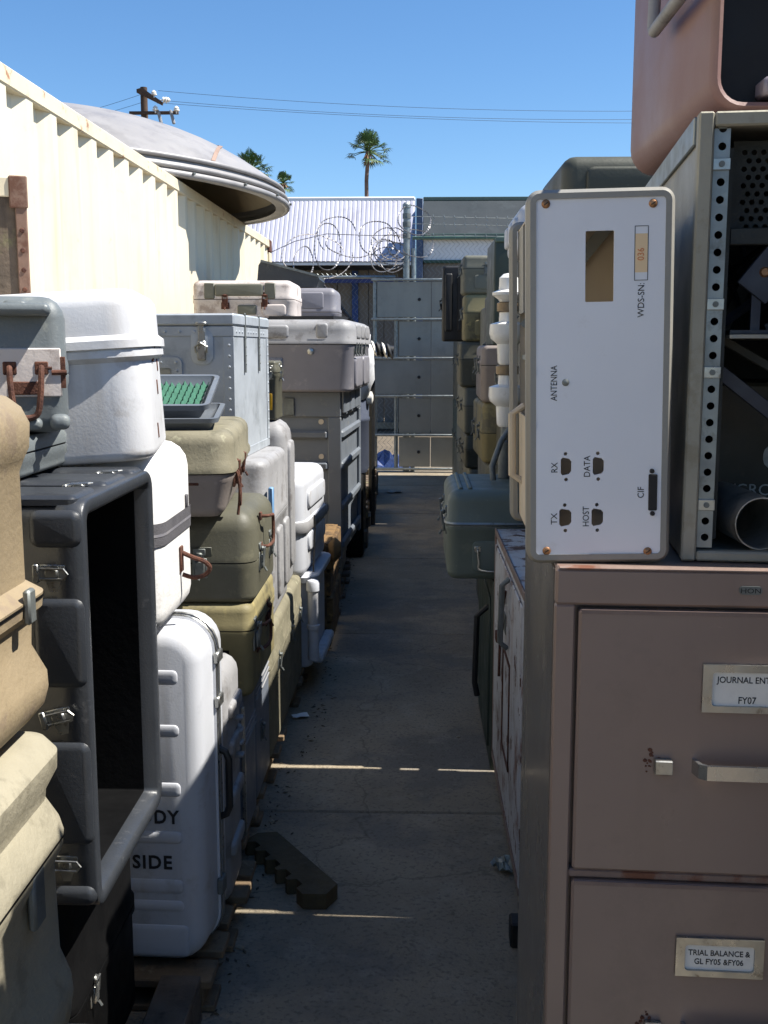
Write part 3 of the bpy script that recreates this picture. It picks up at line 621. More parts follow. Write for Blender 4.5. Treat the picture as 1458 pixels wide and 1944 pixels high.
# --- tan moulded instrument cases, seen along their alley side
def bulged(name, label, z0, prof, m, xr, y0, y1, r=.045):
    o = emptyobj(name, (xr - .25, (y0 + y1) / 2, z0)); tag(o, label, 'case', 'moulded instrument cases')
    h = prof[-1][0]
    bd = MB().rloft(.5, y1 - y0, r, spl2(prof, 1), n=8).build('body', m, o, 32)
    return o
ZU = [at(80, y, 1.46).z for y in (1372, 1350, 1318, 1290, 1262, 1212, 1160, 1138, 1112, 1092, 890, 868, 845, 800, 770, 750, 742)]
OU = (-.05, -.014, .008, .014, .013, -.006, -.004, .011, .013, -.010, -.010, -.004, .004, .006, -.004, -.022, -.045)
tu = bulged('instrument_case', 'tan moulded case with stepped collar, top of the tan stack', ZU[0], [(z - ZU[0], o_) for z, o_ in zip(ZU, OU)], tan, -.518, .82, 1.46)
ZL = [at(95, y, 1.46).z for y in (1985, 1950, 1890, 1845, 1815, 1765, 1602, 1568, 1545, 1522, 1482, 1462, 1425, 1395, 1372, 1358)]
OL = (-.05, -.02, .010, .016, .014, .0, -.002, .011, .013, .008, -.010, -.008, .008, .009, -.006, -.035)
ZL = [z + (ZU[0] - ZL[-1]) for z in ZL]
tl_ = bulged('instrument_case', 'sand coloured moulded case stencilled INSTRUMENT TRANSPORTING below the tan one', ZL[0], [(z - ZL[0], o_) for z, o_ in zip(ZL, OL)], tan2, -.505, .82, 1.46)
M = frame((.258, -.10, ZL[3] - ZL[0] - .0), (0, 1, 0), (.35, 0, 1))
text('INSTRUMENT', .030, frame((.272, .02, ZL[2] - ZL[0] + .012), (0, 1, 0), (.18, 0, 1)), wink, tl_, 'stencil_text', .0006)
text('TRANSPORTING', .030, frame((.262, .03, ZL[2] - ZL[0] - .028), (0, 1, 0), (.35, 0, 1)), wink, tl_, 'stencil_text', .0006)
for q in range(2):
    MB(frame((.252, -.02 + .2 * q, .5 * (ZL[6] + ZL[7]) - ZL[0]), (0, 1, 0), (0, 0, 1))).box(-.02, .02, -.05, .03, 0, .012, .004).build('latch', dgalv, tl_)
MB(frame((.255, .10, ZU[8] - ZU[0]), (0, 1, 0), (0, 0, 1))).box(-.012, .012, -.03, .02, 0, .014, .003).build('latch', rust, tu)
MB().rloft(.5, .64, .045, [(ZU[8] - ZU[0] - .006, .0142), (ZU[8] - ZU[0] - .002, .0142)], cap=(False, False), n=8).build('seam_line', inblack, tu)
for q in (.0, .22): MB(frame((.262, q, ZU[8] - ZU[0]), (0, 1, 0), (0, 0, 1))).box(-.012, .012, -.028, .018, 0, .010, .003).build('latch', dgalv, tu)
MB().rloft(.5, .64, .045, [(ZL[8] - ZL[0] - .004, .0145), (ZL[8] - ZL[0], .0145)], cap=(False, False), n=8).build('seam_line', inblack, tl_)
hb = ZL[0] - .115
third = bulged('instrument_case', 'dusty brown rounded case lying under the sand coloured case', .115, [(0, -.05), (.03, -.01), (hb * .5, .0), (hb - .06, .03), (hb - .02, .0), (hb, -.05)], tan2, -.43, .82, 1.56, .09)

# --- open charcoal transit case (its mouth faces the alley)
dkw, dkd, dkh = .5, .46, .70
dk = emptyobj('transit_case', (-.535 - dkw / 2, 1.71 + dkd / 2, .60)); tag(dk, 'open charcoal plastic rack case standing with its black mouth towards the alley', 'case')
M = frame((-dkw / 2, 0, dkh / 2), (0, 1, 0), (0, 0, 1))           # stacks along +X
MB(M).rloft(dkd, dkh, .035, [(0, -.02), (.02, 0), (dkw - .05, 0), (dkw - .045, .006), (dkw - .004, .006), (dkw, .002), (dkw, -.016), (dkw - .006, -.022), (dkw - .04, -.026), (.05, -.03)], n=5).build('shell', dkgrey, dk, 50)
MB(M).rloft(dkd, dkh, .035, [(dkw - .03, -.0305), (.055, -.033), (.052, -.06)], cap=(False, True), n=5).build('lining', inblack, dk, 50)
FM = frame((0, -dkd / 2, 0), (1, 0, 0), (0, 0, 1))
for z0, z1 in ((.63, .69), (.395, .545), (.12, .30), (.01, .045)):
    MB(FM @ Matrix.Translation((dkw / 2 - .045, (z0 + z1) / 2, -.004))).rloft(.085, z1 - z0, .016, [(0, 0), (.010, 0), (.016, -.005), (.018, -.012)], n=4).build('raised_rib', dkgrey, dk)
    MB(FM @ Matrix.Translation((dkw / 2 - .27, (z0 + z1) / 2, -.004))).rloft(.32, z1 - z0, .016, [(0, 0), (.004, 0), (.008, -.005), (.009, -.012)], n=4).build('raised_rib', dkgrey, dk)
def big_latch(M, parent, k=1.0):
    b = MB(M @ Matrix.Scale(k, 4))
    b.box(-.026, .020, -.013, .013, 0, .004, .001); b.box(-.030, -.020, -.015, .015, .004, .012, .002); b.box(-.012, .010, -.008, .008, .004, .012, .003)
    b.prism([(-.006, -.03), (.006, -.03), (.012, -.013), (-.012, -.013)], .0, .004); b.tube([(-.018, .008, .012), (.02, .008, .014), (.026, 0, .014), (.02, -.008, .014), (-.018, -.008, .012)], .002, 6)
    return b.build('latch', steel, parent)
for z in (.588, .345, .085): big_latch(FM @ Matrix.Translation((dkw / 2 - .052, z, .002)) @ Matrix.Rotation(R({.588: 0, .345: 14, .085: 0}[z]), 4, 'Z'), dk, 1.05)
TM = frame((0, 0, dkh), (1, 0, 0), (0, 1, 0))
for y0, y1 in ((-.22, -.10), (-.04, .10), (.15, .22)):
    MB(TM @ Matrix.Translation((dkw / 2 - .20, (y0 + y1) / 2, -.004))).rloft(.37, y1 - y0, .014, [(0, 0), (.010, 0), (.015, -.005), (.017, -.012)], n=4).build('raised_rib', dkgrey, dk)
for y in (-.07, .125): big_latch(TM @ Matrix.Translation((dkw / 2 - .055, y, .002)), dk, .9)
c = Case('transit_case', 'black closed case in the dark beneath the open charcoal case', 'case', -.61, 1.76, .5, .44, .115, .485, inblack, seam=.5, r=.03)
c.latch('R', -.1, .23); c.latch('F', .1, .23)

# --- weathered grey case with rusty fittings on a flat grey case
c0 = Case('equipment_case', 'flat dark grey case between the rusty-hinged case and the charcoal case', 'case', -.70, 1.88, .42, .28, 1.318, .075, grey, seam=.6, r=.025, rb=.01, rt=.012)
gc = Case('equipment_case', 'weathered grey moulded case with rusty handle and rusted hinges', 'case', at(126, 720, 1.98).x, 1.98, .42, .17, 1.394, at(80, 560, 1.95).z - 1.394, grey, seam=.43, r=.03, rb=.03, rt=.04, lip=.003, rz=17)
W2 = gc.w / 2; hb = gc.hb
gc.pad('F', -.18, W2 - .008, hb - .040, hb + .048, .004, offwhite, 'weathered_band', .002)
gc.pillow('F', W2 - .125, W2 - .022, hb + .105, hb + .128, .034, .011, name='moulded_stub')
gc.pillow('F', W2 - .105, W2 - .06, gc.h - .038, gc.h - .008, .018, .012, name='moulded_stub')
gc.pillow('F', W2 - .09, W2 - .045, hb - .10, hb - .078, .026, .01, name='moulded_stub')
gc.pillow('F', W2 - .032, W2 + .004, hb - .10, hb - .072, .026, .012, name='moulded_stub')
gc.pillow('F', W2 - .23, W2 - .15, hb + .105, hb + .128, .034, .011, name='moulded_stub')
gc.bail('F', W2 - .07, hb + .012, .055, .085, .028, .0055, rust)
gc.hinge('F', W2 - .012, hb + .004, .95); gc.hinge('F', W2 - .034, hb + .012, .7); gc.hinge('F', W2 - .135, hb + .006, .9); gc.hinge('F', W2 - .138, hb - .05, .8)
gc.pad('F', W2 - .098, W2 - .045, hb - .036, hb - .012, .007, rust, 'latch_plate', .002)

# --- white fibreglass chest, leaning a little
wt = Case('fibreglass_chest', 'white fibreglass chest with deep lid, tilted on top of the stack', 'chest', -.525, 2.16, .42, .42, 1.312, .345, white, seam=.655, r=.07, rb=.02, rt=.035, lip=.012, tilt=(0, -3.5), lidoff=.004, gasket=whitep, rz=9)
wt.pillow('F', -.165, .16, wt.hb + .05, wt.h - .03, -.001, .02, name='lid_panel', sink=.002)
for u in (-.16, 0.0): MB(wt.fr('F') @ Matrix.Translation((u + .04, wt.hb + .012, .011))).lathe([(.006, 0), (.006, .003), (.002, .005)], 10).build('rivet', rust, wt.root)
wt.pad('F', -.125, -.10, .015, .075, .010, name='stub', b=.006)
for u, v in ((.03, .22), (.07, .19), (0.02, .14), (-.06, .05)): wt.pad('R', u - .006, u + .006, v - .016, v + .016, .002, rust, 'paint_scar', .001)
wt.hinge('R', -.05, wt.hb, 1.0, rust)

# --- old wooden crate behind
wc_x = at(34, 450, 2.45).x
wcr = emptyobj('wooden_crate', (wc_x - .305, 2.70, 1.42), (0, 0, R(20))); tag(wcr, 'old wooden crate with rusty iron edges against the cream container', 'crate')
ht = at(20, 338, 2.45).z - 1.42
for k in range(4): MB().box(-.22 + .112 * k + .002, -.22 + .112 * (k + 1) - .014 * (k == 3) - .002, -.25, -.232, .0, ht, .003).build('plank', oldwood, wcr, 0)
for k in range(4): MB().box(.20, .218, -.23 + .115 * k + .002, -.23 + .115 * (k + 1) - .002, 0, ht - .004, .003).build('plank', oldwood, wcr, 0)
MB().box(-.22, .20, .212, .23, 0, ht - .002).build('back_board', oldwood, wcr, 0); MB().box(-.218, -.2, -.23, .21, 0, ht - .002).build('side_board', oldwood, wcr, 0)
MB().box(-.222, .222, -.25, .232, ht - .003, ht + .012, .003).build('top_board', oldwood, wcr, 0)
MB().box(.198, .223, -.258, -.246, 0, ht + .014, .002).build('edge_strap', strapm, wcr, 0); MB().box(.2185, .224, -.255, -.228, 0, ht + .013, .001).build('edge_strap', strapm, wcr, 0)
MB().box(-.22, .223, -.257, -.2505, ht - .03, ht + .0135, .002).build('edge_strap', rail_cream, wcr, 0)
MB().box(.186, .227, -.262, -.2515, ht - .055, ht + .017, .003).build('corner_iron', strapm, wcr, 0)
for k in range(9): MB(Matrix.Translation((.211, -.258, .04 + k * (ht - .1) / 9)) @ Matrix.Rotation(R(90), 4, 'X')).lathe([(.006, 0), (.004, .003)], 8).build('nail', rust, wcr)
c = Case('equipment_case', 'large olive case under the old wooden crate, behind the white chest', 'case', -.82, 2.32, .54, .7, .115, 1.30, olive2, seam=.6, r=.03); c.latch('R', 0, .75)

# --- white patched case with grey band
pc = Case('equipment_case', 'white painted case with chipped paint, grey band and rusty ring handle', 'case', -.538, 2.22, .42, .37, .935, .40, whitep, r=.06, rb=.05, rt=.06, rz=0)
MB().rloft(.42, .37, .06, [(.195, .0035), (.245, .0035)], cap=(False, False)).build('band', tape, pc.root)
MB().rloft(.42, .37, .06, [(.216, .0045), (.222, .0045)], cap=(False, False)).build('band_stitching', mgrey, pc.root)
pc.pad('R', .085, .10, .245, .275, .006, tape, 'band_tail', .002)
MB(pc.fr('R') @ Matrix.Translation((.02, .135, 0))).box(-.012, .012, -.03, .03, 0, .006, .002).build('hasp_plate', rust, pc.root)
MB(pc.fr('R')).tube(spl([(.02, .15, .004), (.021, .138, .03), (.024, .128, .055), (.03, .112, .066), (.03, .096, .055), (.026, .090, .03), (.022, .098, .004)], 5), .0055, 8).build('ring_handle', rust, pc.root)

# --- big white ribbed suitcase
SW, SD_, SH = .52, .27, at(330, 1183, 2.42).z - .087
su = emptyobj('suitcase_case', (-.468 - SW / 2, 2.375 + SD_ / 2, .087), (0, 0, R(-2.5))); tag(su, 'tall white ribbed suitcase-style case stencilled BODY SIDE standing on a pallet', 'case')
M = frame((0, -SD_ / 2, SH / 2), (1, 0, 0), (0, 0, 1)) @ Matrix.Rotation(R(180), 4, 'X')      # stack towards -Y.. +Y
M = Matrix(((1, 0, 0, 0), (0, 0, 1, -SD_ / 2), (0, 1, 0, SH / 2), (0, 0, 0, 1)))
MB(M).rloft(SW - .03, SH - .02, .075, [(0, -.035), (.006, -.018), (.018, -.005), (.035, 0), (.118, .004), (.12, .010), (.128, .010)], n=6).build('front_shell', whitemold, su, 50)
MB(M).rloft(SW - .03, SH - .02, .075, [(.144, .010), (.150, .010), (.156, .004), (.225, 0), (.25, -.01), (.265, -.03)], n=6).build('rear_shell', whitemold, su, 50)
MB(M).rloft(SW - .03, SH - .02, .075, [(.129, .006), (.143, .006)], cap=(False, False), n=6).build('gasket', rubber, su, 50)
MB(M).rloft(SW - .03, SH - .02, .075, [(.121, .0115), (.124, .014), (.128, .0115)], cap=(False, False), n=6).build('metal_rail', steel, su, 50)
MB(M).rloft(SW - .03, SH - .02, .075, [(.144, .0115), (.148, .014), (.151, .0115)], cap=(False, False), n=6).build('metal_rail', steel, su, 50)
SF = frame((0, -SD_ / 2, 0), (1, 0, 0), (0, 0, 1))
for z0, z1 in ((.70, .735), (.575, .605), (.43, .465), (.315, .345), (.19, .225), (.145, .172), (.03, .11)):
    x1 = SW / 2 - .065
    MB(SF @ Matrix.Translation((x1 / 2 - .12, (z0 + z1) / 2, -.006))).rloft(x1 + .24 + (.02 if z1 < .12 else 0), z1 - z0, .012, [(0, 0), (.0065, 0), (.0085, -.003), (.010, -.008), (.0105, -.0125)], n=4).build('rib', whitemold, su, 60)
ink_m = mat('black stencil paint', (30, 30, 34), .7, var=.1, bump=0)
text('BODY', .046, SF @ Matrix.Translation((SW / 2 - .195, .365, .0012)), ink_m, su, 'stencil_text', .0005, sx=.9, bold=.0012, space=1.15)
text('SIDE', .046, SF @ Matrix.Translation((SW / 2 - .186, .252, .0012)), ink_m, su, 'stencil_text', .0005, sx=.95, bold=.0012, space=1.15)
for z in (.73, .62): MB(frame((SW / 2 - .01, 0, z), (0, 1, 0), (0, 0, 1))).box(-.02, .03, -.014, .014, 0, .014, .003).build('latch', steel, su)
MB(frame((SW / 2 - .012, .003, .40), (0, 1, 0), (0, 0, 1))).tube([(0, .10, 0), (0, .09, .022), (0, .07, .03), (0, -.05, .03), (0, -.07, .022), (0, -.08, 0)], .009, 8).build('handle', black, su)
MB(frame((SW / 2 - .012, -.005, .16), (0, 1, 0), (0, 0, 1))).box(-.02, .02, -.03, .012, 0, .016, .003).build('latch', dgalv, su)
c = Case('suitcase_case', 'smaller white plastic case standing between the ribbed suitcase and the slate flat cases', 'case', -.482, 2.655, .5, .23, .087, .64, ltgrey, r=.04, rb=.03, rt=.05)
for z in (.12, .26, .40, .50): c.pillow('R', -.08, .08, z, z + .04, .012, .012)
for k_ in range(4): c.pad('R', .02, .05, .36 + .035 * k_, .37 + .035 * k_, .02, name='rib', b=.003)

# --- two slate flat cases on edge, olive yellow box, two-piece olive box, mossy lidded case
slate = mat('slate grey plastic', (108, 114, 124), .45, var=.12, vs_=5, dirt=((140, 140, 140), .4, 14, .6), bump=.1, bs=180)
c = Case('flat_case', 'slate grey flat case on edge with two pale edge lines, beside the white plastic case', 'case', -.492, 2.965, .5, .26, .117, .43, slate, r=.025, seam=None)
for z in (.28, .30, .32): c.pad('R', -.12, .12, z, z + .004, .003, ltgrey, 'edge_line', .001)
c.pad('R', -.128, -.112, .02, .41, .006, steel, 'edge_rail', .002)
c = Case('flat_case', 'slate grey flat case on edge under the yellowed olive box', 'case', -.497, 3.25, .5, .33, .117, .43, slate, r=.025)
for z in (.33, .35, .37): c.pad('R', -.15, .15, z, z + .004, .003, ltgrey, 'edge_line', .001)
c.latch('R', -.05, .2, 1.0, dgalv)
c = Case('equipment_case', 'yellowed olive metal box with square vent hole above the white suitcase', 'case', -.463, 2.99, .46, .5, .549, .275, yolive, seam=.72, r=.03, rb=.025, rt=.025, lip=.004)
c.pad('F', .135, .163, .125, .142, .0015, inblack, 'vent_hole', .0005); c.pad('F', .13, .168, .119, .1235, .005, dgalv, 'vent_lip', .001)
c.latch('R', -.2, .18, 1.4, dgalv); c.latch('R', .05, .18, 1.2, rust); c.bail('R', -.16, .16, .07, .09, .03, .005, rust, horiz=False)
text('R', .04, c.fr('F') @ Matrix.Translation((.02, .16, .002)), wink, c.root, 'stencil_text')
text('OR', .028, c.fr('F') @ Matrix.Translation((.012, .115, .002)), wink, c.root, 'stencil_text')
c = Case('equipment_case', 'smooth olive green two-piece case with front latch', 'case', -.455, 3.0, .42, .46, .825, .268, olive, seam=.44, r=.05, rb=.02, rt=.06, lip=.002, rz=0)
c.latch('F', .055, .118, 1.25, dgalv); c.pad('F', -.01, .09, .138, .165, .003, olive2, 'latch_plate', .001)
c.latch('R', -.12, .118, 1.2, dgalv); c.bail('R', -.1, .19, .09, .07, .03, .005, rust, horiz=False); c.latch('R', .1, .118, 1.2, dgalv)
ms = Case('equipment_case', 'pinkish grey case with mossy olive lid under the green foam trays', 'case', -.495, 2.86, .44, .70, 1.093, .235, pgrey, seam=.52, lidm=moss, r=.05, rb=.03, rt=.035, lip=.006, rz=5, lidoff=.008, taper=.02)
ms.bail('R', -.25, .12, .04, .09, .02, .0035, rust, horiz=True); ms.latch('R', -.2, .115, 1.3, rust); ms.latch('R', .05, .115, 1.2, rust)
ms.pad('F', .105, .137, .092, .106, .002, rust, 'rust_patch', .001)
MB(ms.fr('R')).tube([(-.245, .13, .008), (-.24, .10, .02), (-.235, .03, .016), (-.24, -.005, .012)], .004, 8).build('hook', rust, ms.root)

# trays with green foam
def tray(x, y, z, w, d, h, label, foam, rz, tl):
    o = emptyobj('tray', (x, y, z), (R(tl), 0, R(rz))); tag(o, label, 'tray', 'plastic trays on the mossy lid')
    MB().rloft(w, d, .02, [(0, -.02), (h * .6, -.004), (h * .65, .006), (h, .008), (h, -.006), (h - .012, -.012), (.012, -.028)], n=4).build('shell', cgrey, o)
    if foam:
        b = MB(); n = 26; m_ = 20
        vs = [(-w / 2 + .022 + (w - .044) * i / n, -d / 2 + .022 + (d - .044) * j / m_, h - .010 - (.018 if i % 2 else .004) + .004 * math.sin(j * 1.7 + i)) for i in range(n + 1) for j in range(m_ + 1)]
        b.add(vs, [(i * (m_ + 1) + j, (i + 1) * (m_ + 1) + j, (i + 1) * (m_ + 1) + j + 1, i * (m_ + 1) + j + 1) for i in range(n) for j in range(m_)]); b.build('foam_pad', greenfoam, o, 60)
    return o
tray(-.70, 3.05, 1.338, .29, .30, .036, 'lower empty grey tray under the green foam one', False, 6, 5)
tray(-.718, 3.08, 1.392, .28, .30, .042, 'grey tray lined with bumpy green foam', True, 4, 14)

# --- riveted aluminium chest
AW, AD, AH = .52, .64, .495
al = emptyobj('metal_chest', (-.592 - AW / 2, 3.64 + AD / 2, 1.168), (0, 0, R(-2.5))); tag(al, 'riveted aluminium transport chest with latch and recessed handle', 'chest')
MB().box(-AW / 2, AW / 2, -AD / 2, AD / 2, 0, AH - .042, .004).build('body', alu, al, 0)
MB().box(-AW / 2 - .006, AW / 2 + .006, -AD / 2 - .006, AD / 2 + .006, AH - .040, AH, .006).build('lid', alu, al, 0)
AF = frame((0, -AD / 2, 0), (1, 0, 0), (0, 0, 1)); AR = frame((AW / 2, 0, 0), (0, 1, 0), (0, 0, 1))
def rivets(M, pts, parent, m=alu, r=.005):
    proto = None
    for u, v in pts:
        MM = M @ Matrix.Translation((u, v, 0))
        if proto is None:
            proto = MB().lathe([(r, 0), (r * .8, r * .4), (r * .3, r * .6)], 8).build('rivet', m, parent); proto.matrix_local = MM
        else:
            q = proto.copy(); col.objects.link(q); q.parent = parent; q.matrix_local = MM
for M_, W_ in ((AF, AW), (AR, AD)):
    MB(M_).box(-W_ / 2 + .001, W_ / 2 + .003, AH - .075, AH - .043, .0005, .003, .001).build('edge_strip', alu, al, 0)
    MB(M_).box(W_ / 2 - .034, W_ / 2 + .0025, .0, AH - .078, .0005, .003, .001).build('edge_strip', alu, al, 0)
    MB(M_).box(-W_ / 2, W_ / 2 - .036, .0, .03, .0005, .003, .001).build('edge_strip', alu, al, 0)
    rivets(M_ @ Matrix.Translation((0, 0, .003)), [(W_ / 2 - .014, .03 + .036 * k) for k in range(11)] + [(-W_ / 2 + .04 + .05 * k, AH - .060) for k in range(int((W_ - .08) / .05))], al)
LM = AF @ Matrix.Translation((AW / 2 - .105, AH - .11, 0))
MB(LM).rloft(.075, .12, .03, [(0, 0), (.003, 0), (.004, -.004)], n=4).build('latch_plate', alu, al)
b = MB(LM); b.box(-.015, .015, -.045, .02, .004, .016, .004); b.box(-.011, .011, .02, .075, .006, .012, .002); b.box(-.018, .018, .07, .082, .004, .016, .003); b.tube([(-.018, -.02, .016), (-.02, .0, .02), (0, .012, .022), (.02, 0, .02), (.018, -.02, .016)], .004, 6); b.build('latch', steel, al)
HM = AF @ Matrix.Translation((-.085, .245, 0))
sheet(rrect(-.17, .17, -.105, .105, .02), [rrect(-.135, .135, -.07, .07, .012)], .006, HM @ Matrix.Translation((0, 0, .003)), alu, al, 'handle_frame')
rivets(HM @ Matrix.Translation((0, 0, .006)), [(-.15 + .05 * k, .088) for k in range(7)] + [(.152, .06 - .05 * k) for k in range(4)], al)
MB(HM).box(-.13, .13, -.065, .065, .0008, .002).build('recess_plate', sheetgrey, al, 0)
for u in (-.14, .12):
    MB(AR).box(u - .008, u + .008, AH - .2, AH + .006, .003, .007, .002).build('strap', dgalv, al, 0); rivets(AR @ Matrix.Translation((0, 0, .007)), [(u, AH - .08 - .03 * k) for k in range(4)], al, dgalv, .004)

# --- light grey moulded cases, olive label box, long olive case
c = Case('equipment_case', 'chalky light grey case carrying the aluminium chest', 'case', -.505, 3.66, .6, .58, .575, .592, ltgrey, seam=.62, r=.05, rb=.03, rt=.03, rz=0)
c.pillow('F', .06, .25, .40, .46, .016, .02); c.pillow('F', .06, .25, .06, .10, .016, .02)
for u in (-.2, 0, .2): c.pillow('R', u - .06, u + .06, .06, .32, .012, .02)
c.latch('F', .18, .37, 1.2, dgalv)
MB(c.fr('R')).box(-.285, -.26, .30, .50, .002, .02, .004).build('side_panel', ltblue, c.root)
c = Case('equipment_case', 'rounded chalk grey case with dark scuffs, low behind the olive boxes', 'case', -.488, 3.50, .4, .13, .574, .30, ltgrey, r=.03, rb=.04, rt=.03)
c.pillow('F', .02, .17, .17, .22, .012, .02); c.pillow('F', .02, .17, .05, .1, .012, .02); 
c = Case('moulded_case', 'upright pale grey moulded case with rounded shoulders behind the aluminium chest', 'case', -.515, 4.30, .5, .24, .575, .685, ltgrey, r=.05, rb=.03, rt=.07, rz=0)
c.pillow('R', -.07, .07, .08, .60, .014, .04); c.pillow('F', .03, .20, .30, .55, .014, .04)
c = Case('equipment_case', 'small olive box with yellow label tucked behind the aluminium chest', 'case', -.555, 4.34, .3, .2, 1.262, .235, olive, seam=.8, r=.012, rb=.008, rt=.01)
c.pad('F', .118, .132, .04, .105, .0015, yellow, 'label', .0005); c.latch('R', 0, .19, 1.0); c.latch('F', .125, .19, .8)
lo = Case('long_case', 'long weathered olive case lying along the alley in half sun', 'case', -.497, 3.585, .45, 1.08, .117, .452, moss, seam=.72, lidm=moss, r=.04, rb=.02, rt=.03, lip=.004)
for u in (-.3, .1, .4): lo.latch('R', u, .3, 1.1, dgalv)

# --- white clamshell, bin with pipe
wb = Case('storage_bin', 'white plastic bin with flared rim under the white clamshell case', 'bin', -.46, 4.70, .5, .55, .117, .42, whitemold, r=.05, rb=.02, rt=.01, rz=-2)
MB().rloft(.5, .55, .05, [(.40, .004), (.40, .03), (.425, .034), (.43, .03)], cap=(True, True)).build('rim', whitemold, wb.root)
MB(wb.fr('R')).box(-.26, .2, .02, .06, 0, .05, .01).build('foot_flange', whitemold, wb.root)
pp = emptyobj('plastic_pipe', (-.445, 4.64, .178)); tag(pp, 'white plastic pipe standing upright against the white bin', 'pipe')
MB().lathe([(.024, .0), (.026, .02), (.024, .05), (.024, .14), (.029, .142), (.029, .16), (.024, .162), (.024, .31), (.03, .315), (.03, .35), (.024, .36), (.008, .366)], 16).build('pipe', whitemold, pp)
wcl = Case('clamshell_case', 'bright white moulded clamshell case with grey gasket and strap', 'case', -.482, 4.60, .48, .66, .549, .45, whitemold, seam=.5, r=.07, rb=.04, rt=.05, rz=-4, lip=.012, gasket=ltgrey)
for v in (.33, .14):
    wcl.pillow('F', -.1, .15, v - .04, v + .06, .012, .03, name='moulded_panel'); wcl.pillow('R', -.22, .24, v - .035, v + .05, .012, .03, name='moulded_panel')
MB().rloft(.48, .66, .07, [(.20, .013), (.212, .018), (.238, .018), (.25, .013)], cap=(False, False)).build('rim_band', ltgrey, wcl.root)
text('200', .02, wcl.fr('F') @ Matrix.Translation((.10, .186, .002)), ink, wcl.root, 'printed_mark')
MB(wcl.fr('R')).tube([(-.16, .26, .022), (-.155, .20, .024), (-.15, .02, .014), (-.148, -.14, .02)], .004, 6).build('strap', black, wcl.root)

# --- rotten yellow crate and grey ribbed crate
yc = emptyobj('wooden_crate', (-.70, 5.68, .0)); tag(yc, 'rotting yellow wooden crate low beside the white bin', 'crate')
for k in range(4): MB().box(.245 - .002 * k, .275 + .012 * (k % 2), -.32, .30, .03 + .135 * k, .155 + .135 * k, .006).build('plank', ywood, yc, 0)
for k in range(4): MB().box(-.27, .24, -.34 + .006 * (k % 2), -.31, .03 + .135 * k, .155 + .135 * k, .006).build('plank', ywood, yc, 0)
for q in (-.30, .28): MB().box(.20, .255, q - .03, q + .03, 0.0, .57, .008).build('corner_post', ywood, yc, 0)
MB().box(.268, .33, -.36, -.27, .48, .60, .03).build('broken_corner', ywood, yc)
MB().box(-.27, .25, .30, .33, 0, .56).build('back_board', ywood, yc, 0); MB().box(-.28, .27, -.31, .3, .55, .568).build('top_board', ywood, yc, 0)

GW, GD, GH = .62, 1.05, at(600, 745, 6.2).z - .33
gr = emptyobj('plastic_crate', (-.437 - GW / 2 * math.cos(R(-3)) + math.sin(R(-3)) * -GD / 2 * 1.0, 6.2 + GD / 2, .33), (0, 0, R(-3))); tag(gr, 'tall slate grey ribbed plastic crate with open top and front latch', 'crate')
b = MB(); t = .02
b.box(-GW / 2, GW / 2, -GD / 2, -GD / 2 + t, 0, GH, .004); 
b.build('front_wall', cgrey, gr, 0)
MB().box(GW / 2 - t, GW / 2, -GD / 2 + t, GD / 2 - t, 0, GH, .004).build('side_wall', cgrey, gr, 0)
MB().box(-GW / 2, -GW / 2 + t, -GD / 2 + t, GD / 2 - t, 0, GH, .004).build('side_wall', cgrey, gr, 0)
MB().box(-GW / 2, GW / 2, GD / 2 - t, GD / 2, 0, GH, .004).build('back_wall', cgrey, gr, 0)
MB().box(-GW / 2 + t, GW / 2 - t, -GD / 2 + t, GD / 2 - t, .02, .05).build('floor', cgrey, gr, 0)
GF = frame((0, -GD / 2, 0), (1, 0, 0), (0, 0, 1)); GR = frame((GW / 2, 0, 0), (0, 1, 0), (0, 0, 1))
for M_, W_ in ((GF, GW), (GR, GD)):
    MB(M_).box(-W_ / 2, W_ / 2 + .018, GH - .14, GH + .006, .0, .02, .006).build('top_band', cgrey, gr, 0)
    for z in (.06, .28, .52, .70): MB(M_).box(-W_ / 2, W_ / 2 - .06, z, z + .05, 0, .028, .012).build('rib', cgrey, gr, 0)
    MB(M_).box(W_ / 2 - .06, W_ / 2 + .018, 0, GH - .14, 0, .019, .005).build('corner_rib', cgrey, gr, 0)
MB(GF @ Matrix.Translation((.03, GH - .08, .02))).box(-.03, .03, -.05, .05, 0, .012, .003).build('latch', dgalv, gr)
MB(GF @ Matrix.Translation((-.02, .42, .0))).rloft(.1, .15, .015, [(0, 0), (.014, 0), (.018, -.006)], n=4).build('label_panel', cgrey, gr)
for k in range(3): MB(GR @ Matrix.Translation((-.42 + .3 * k, GH - .02, .02))).box(-.12, .12, -.1, .03, 0, .02, .008).build('lug', cgrey, gr, 0)
for z in (.60, .80): MB(GF @ Matrix.Translation((GW / 2 - .10, z, .0))).rloft(.03, .03, .014, [(0, 0), (.006, 0)], n=4).build('boss', beige, gr)
pallet(-1.35, -.43, 6.15, 7.3, 'pallet at ground level below the tall grey crate', 'X', nb=6, seed=9, m=oldwood)
c = Case('equipment_case', 'dark grey low case carrying the tall grey crate', 'case', -.46, 6.22, .6, .95, .117, .21, dkgrey, seam=.5, r=.03); c.latch('R', -.3, .1)

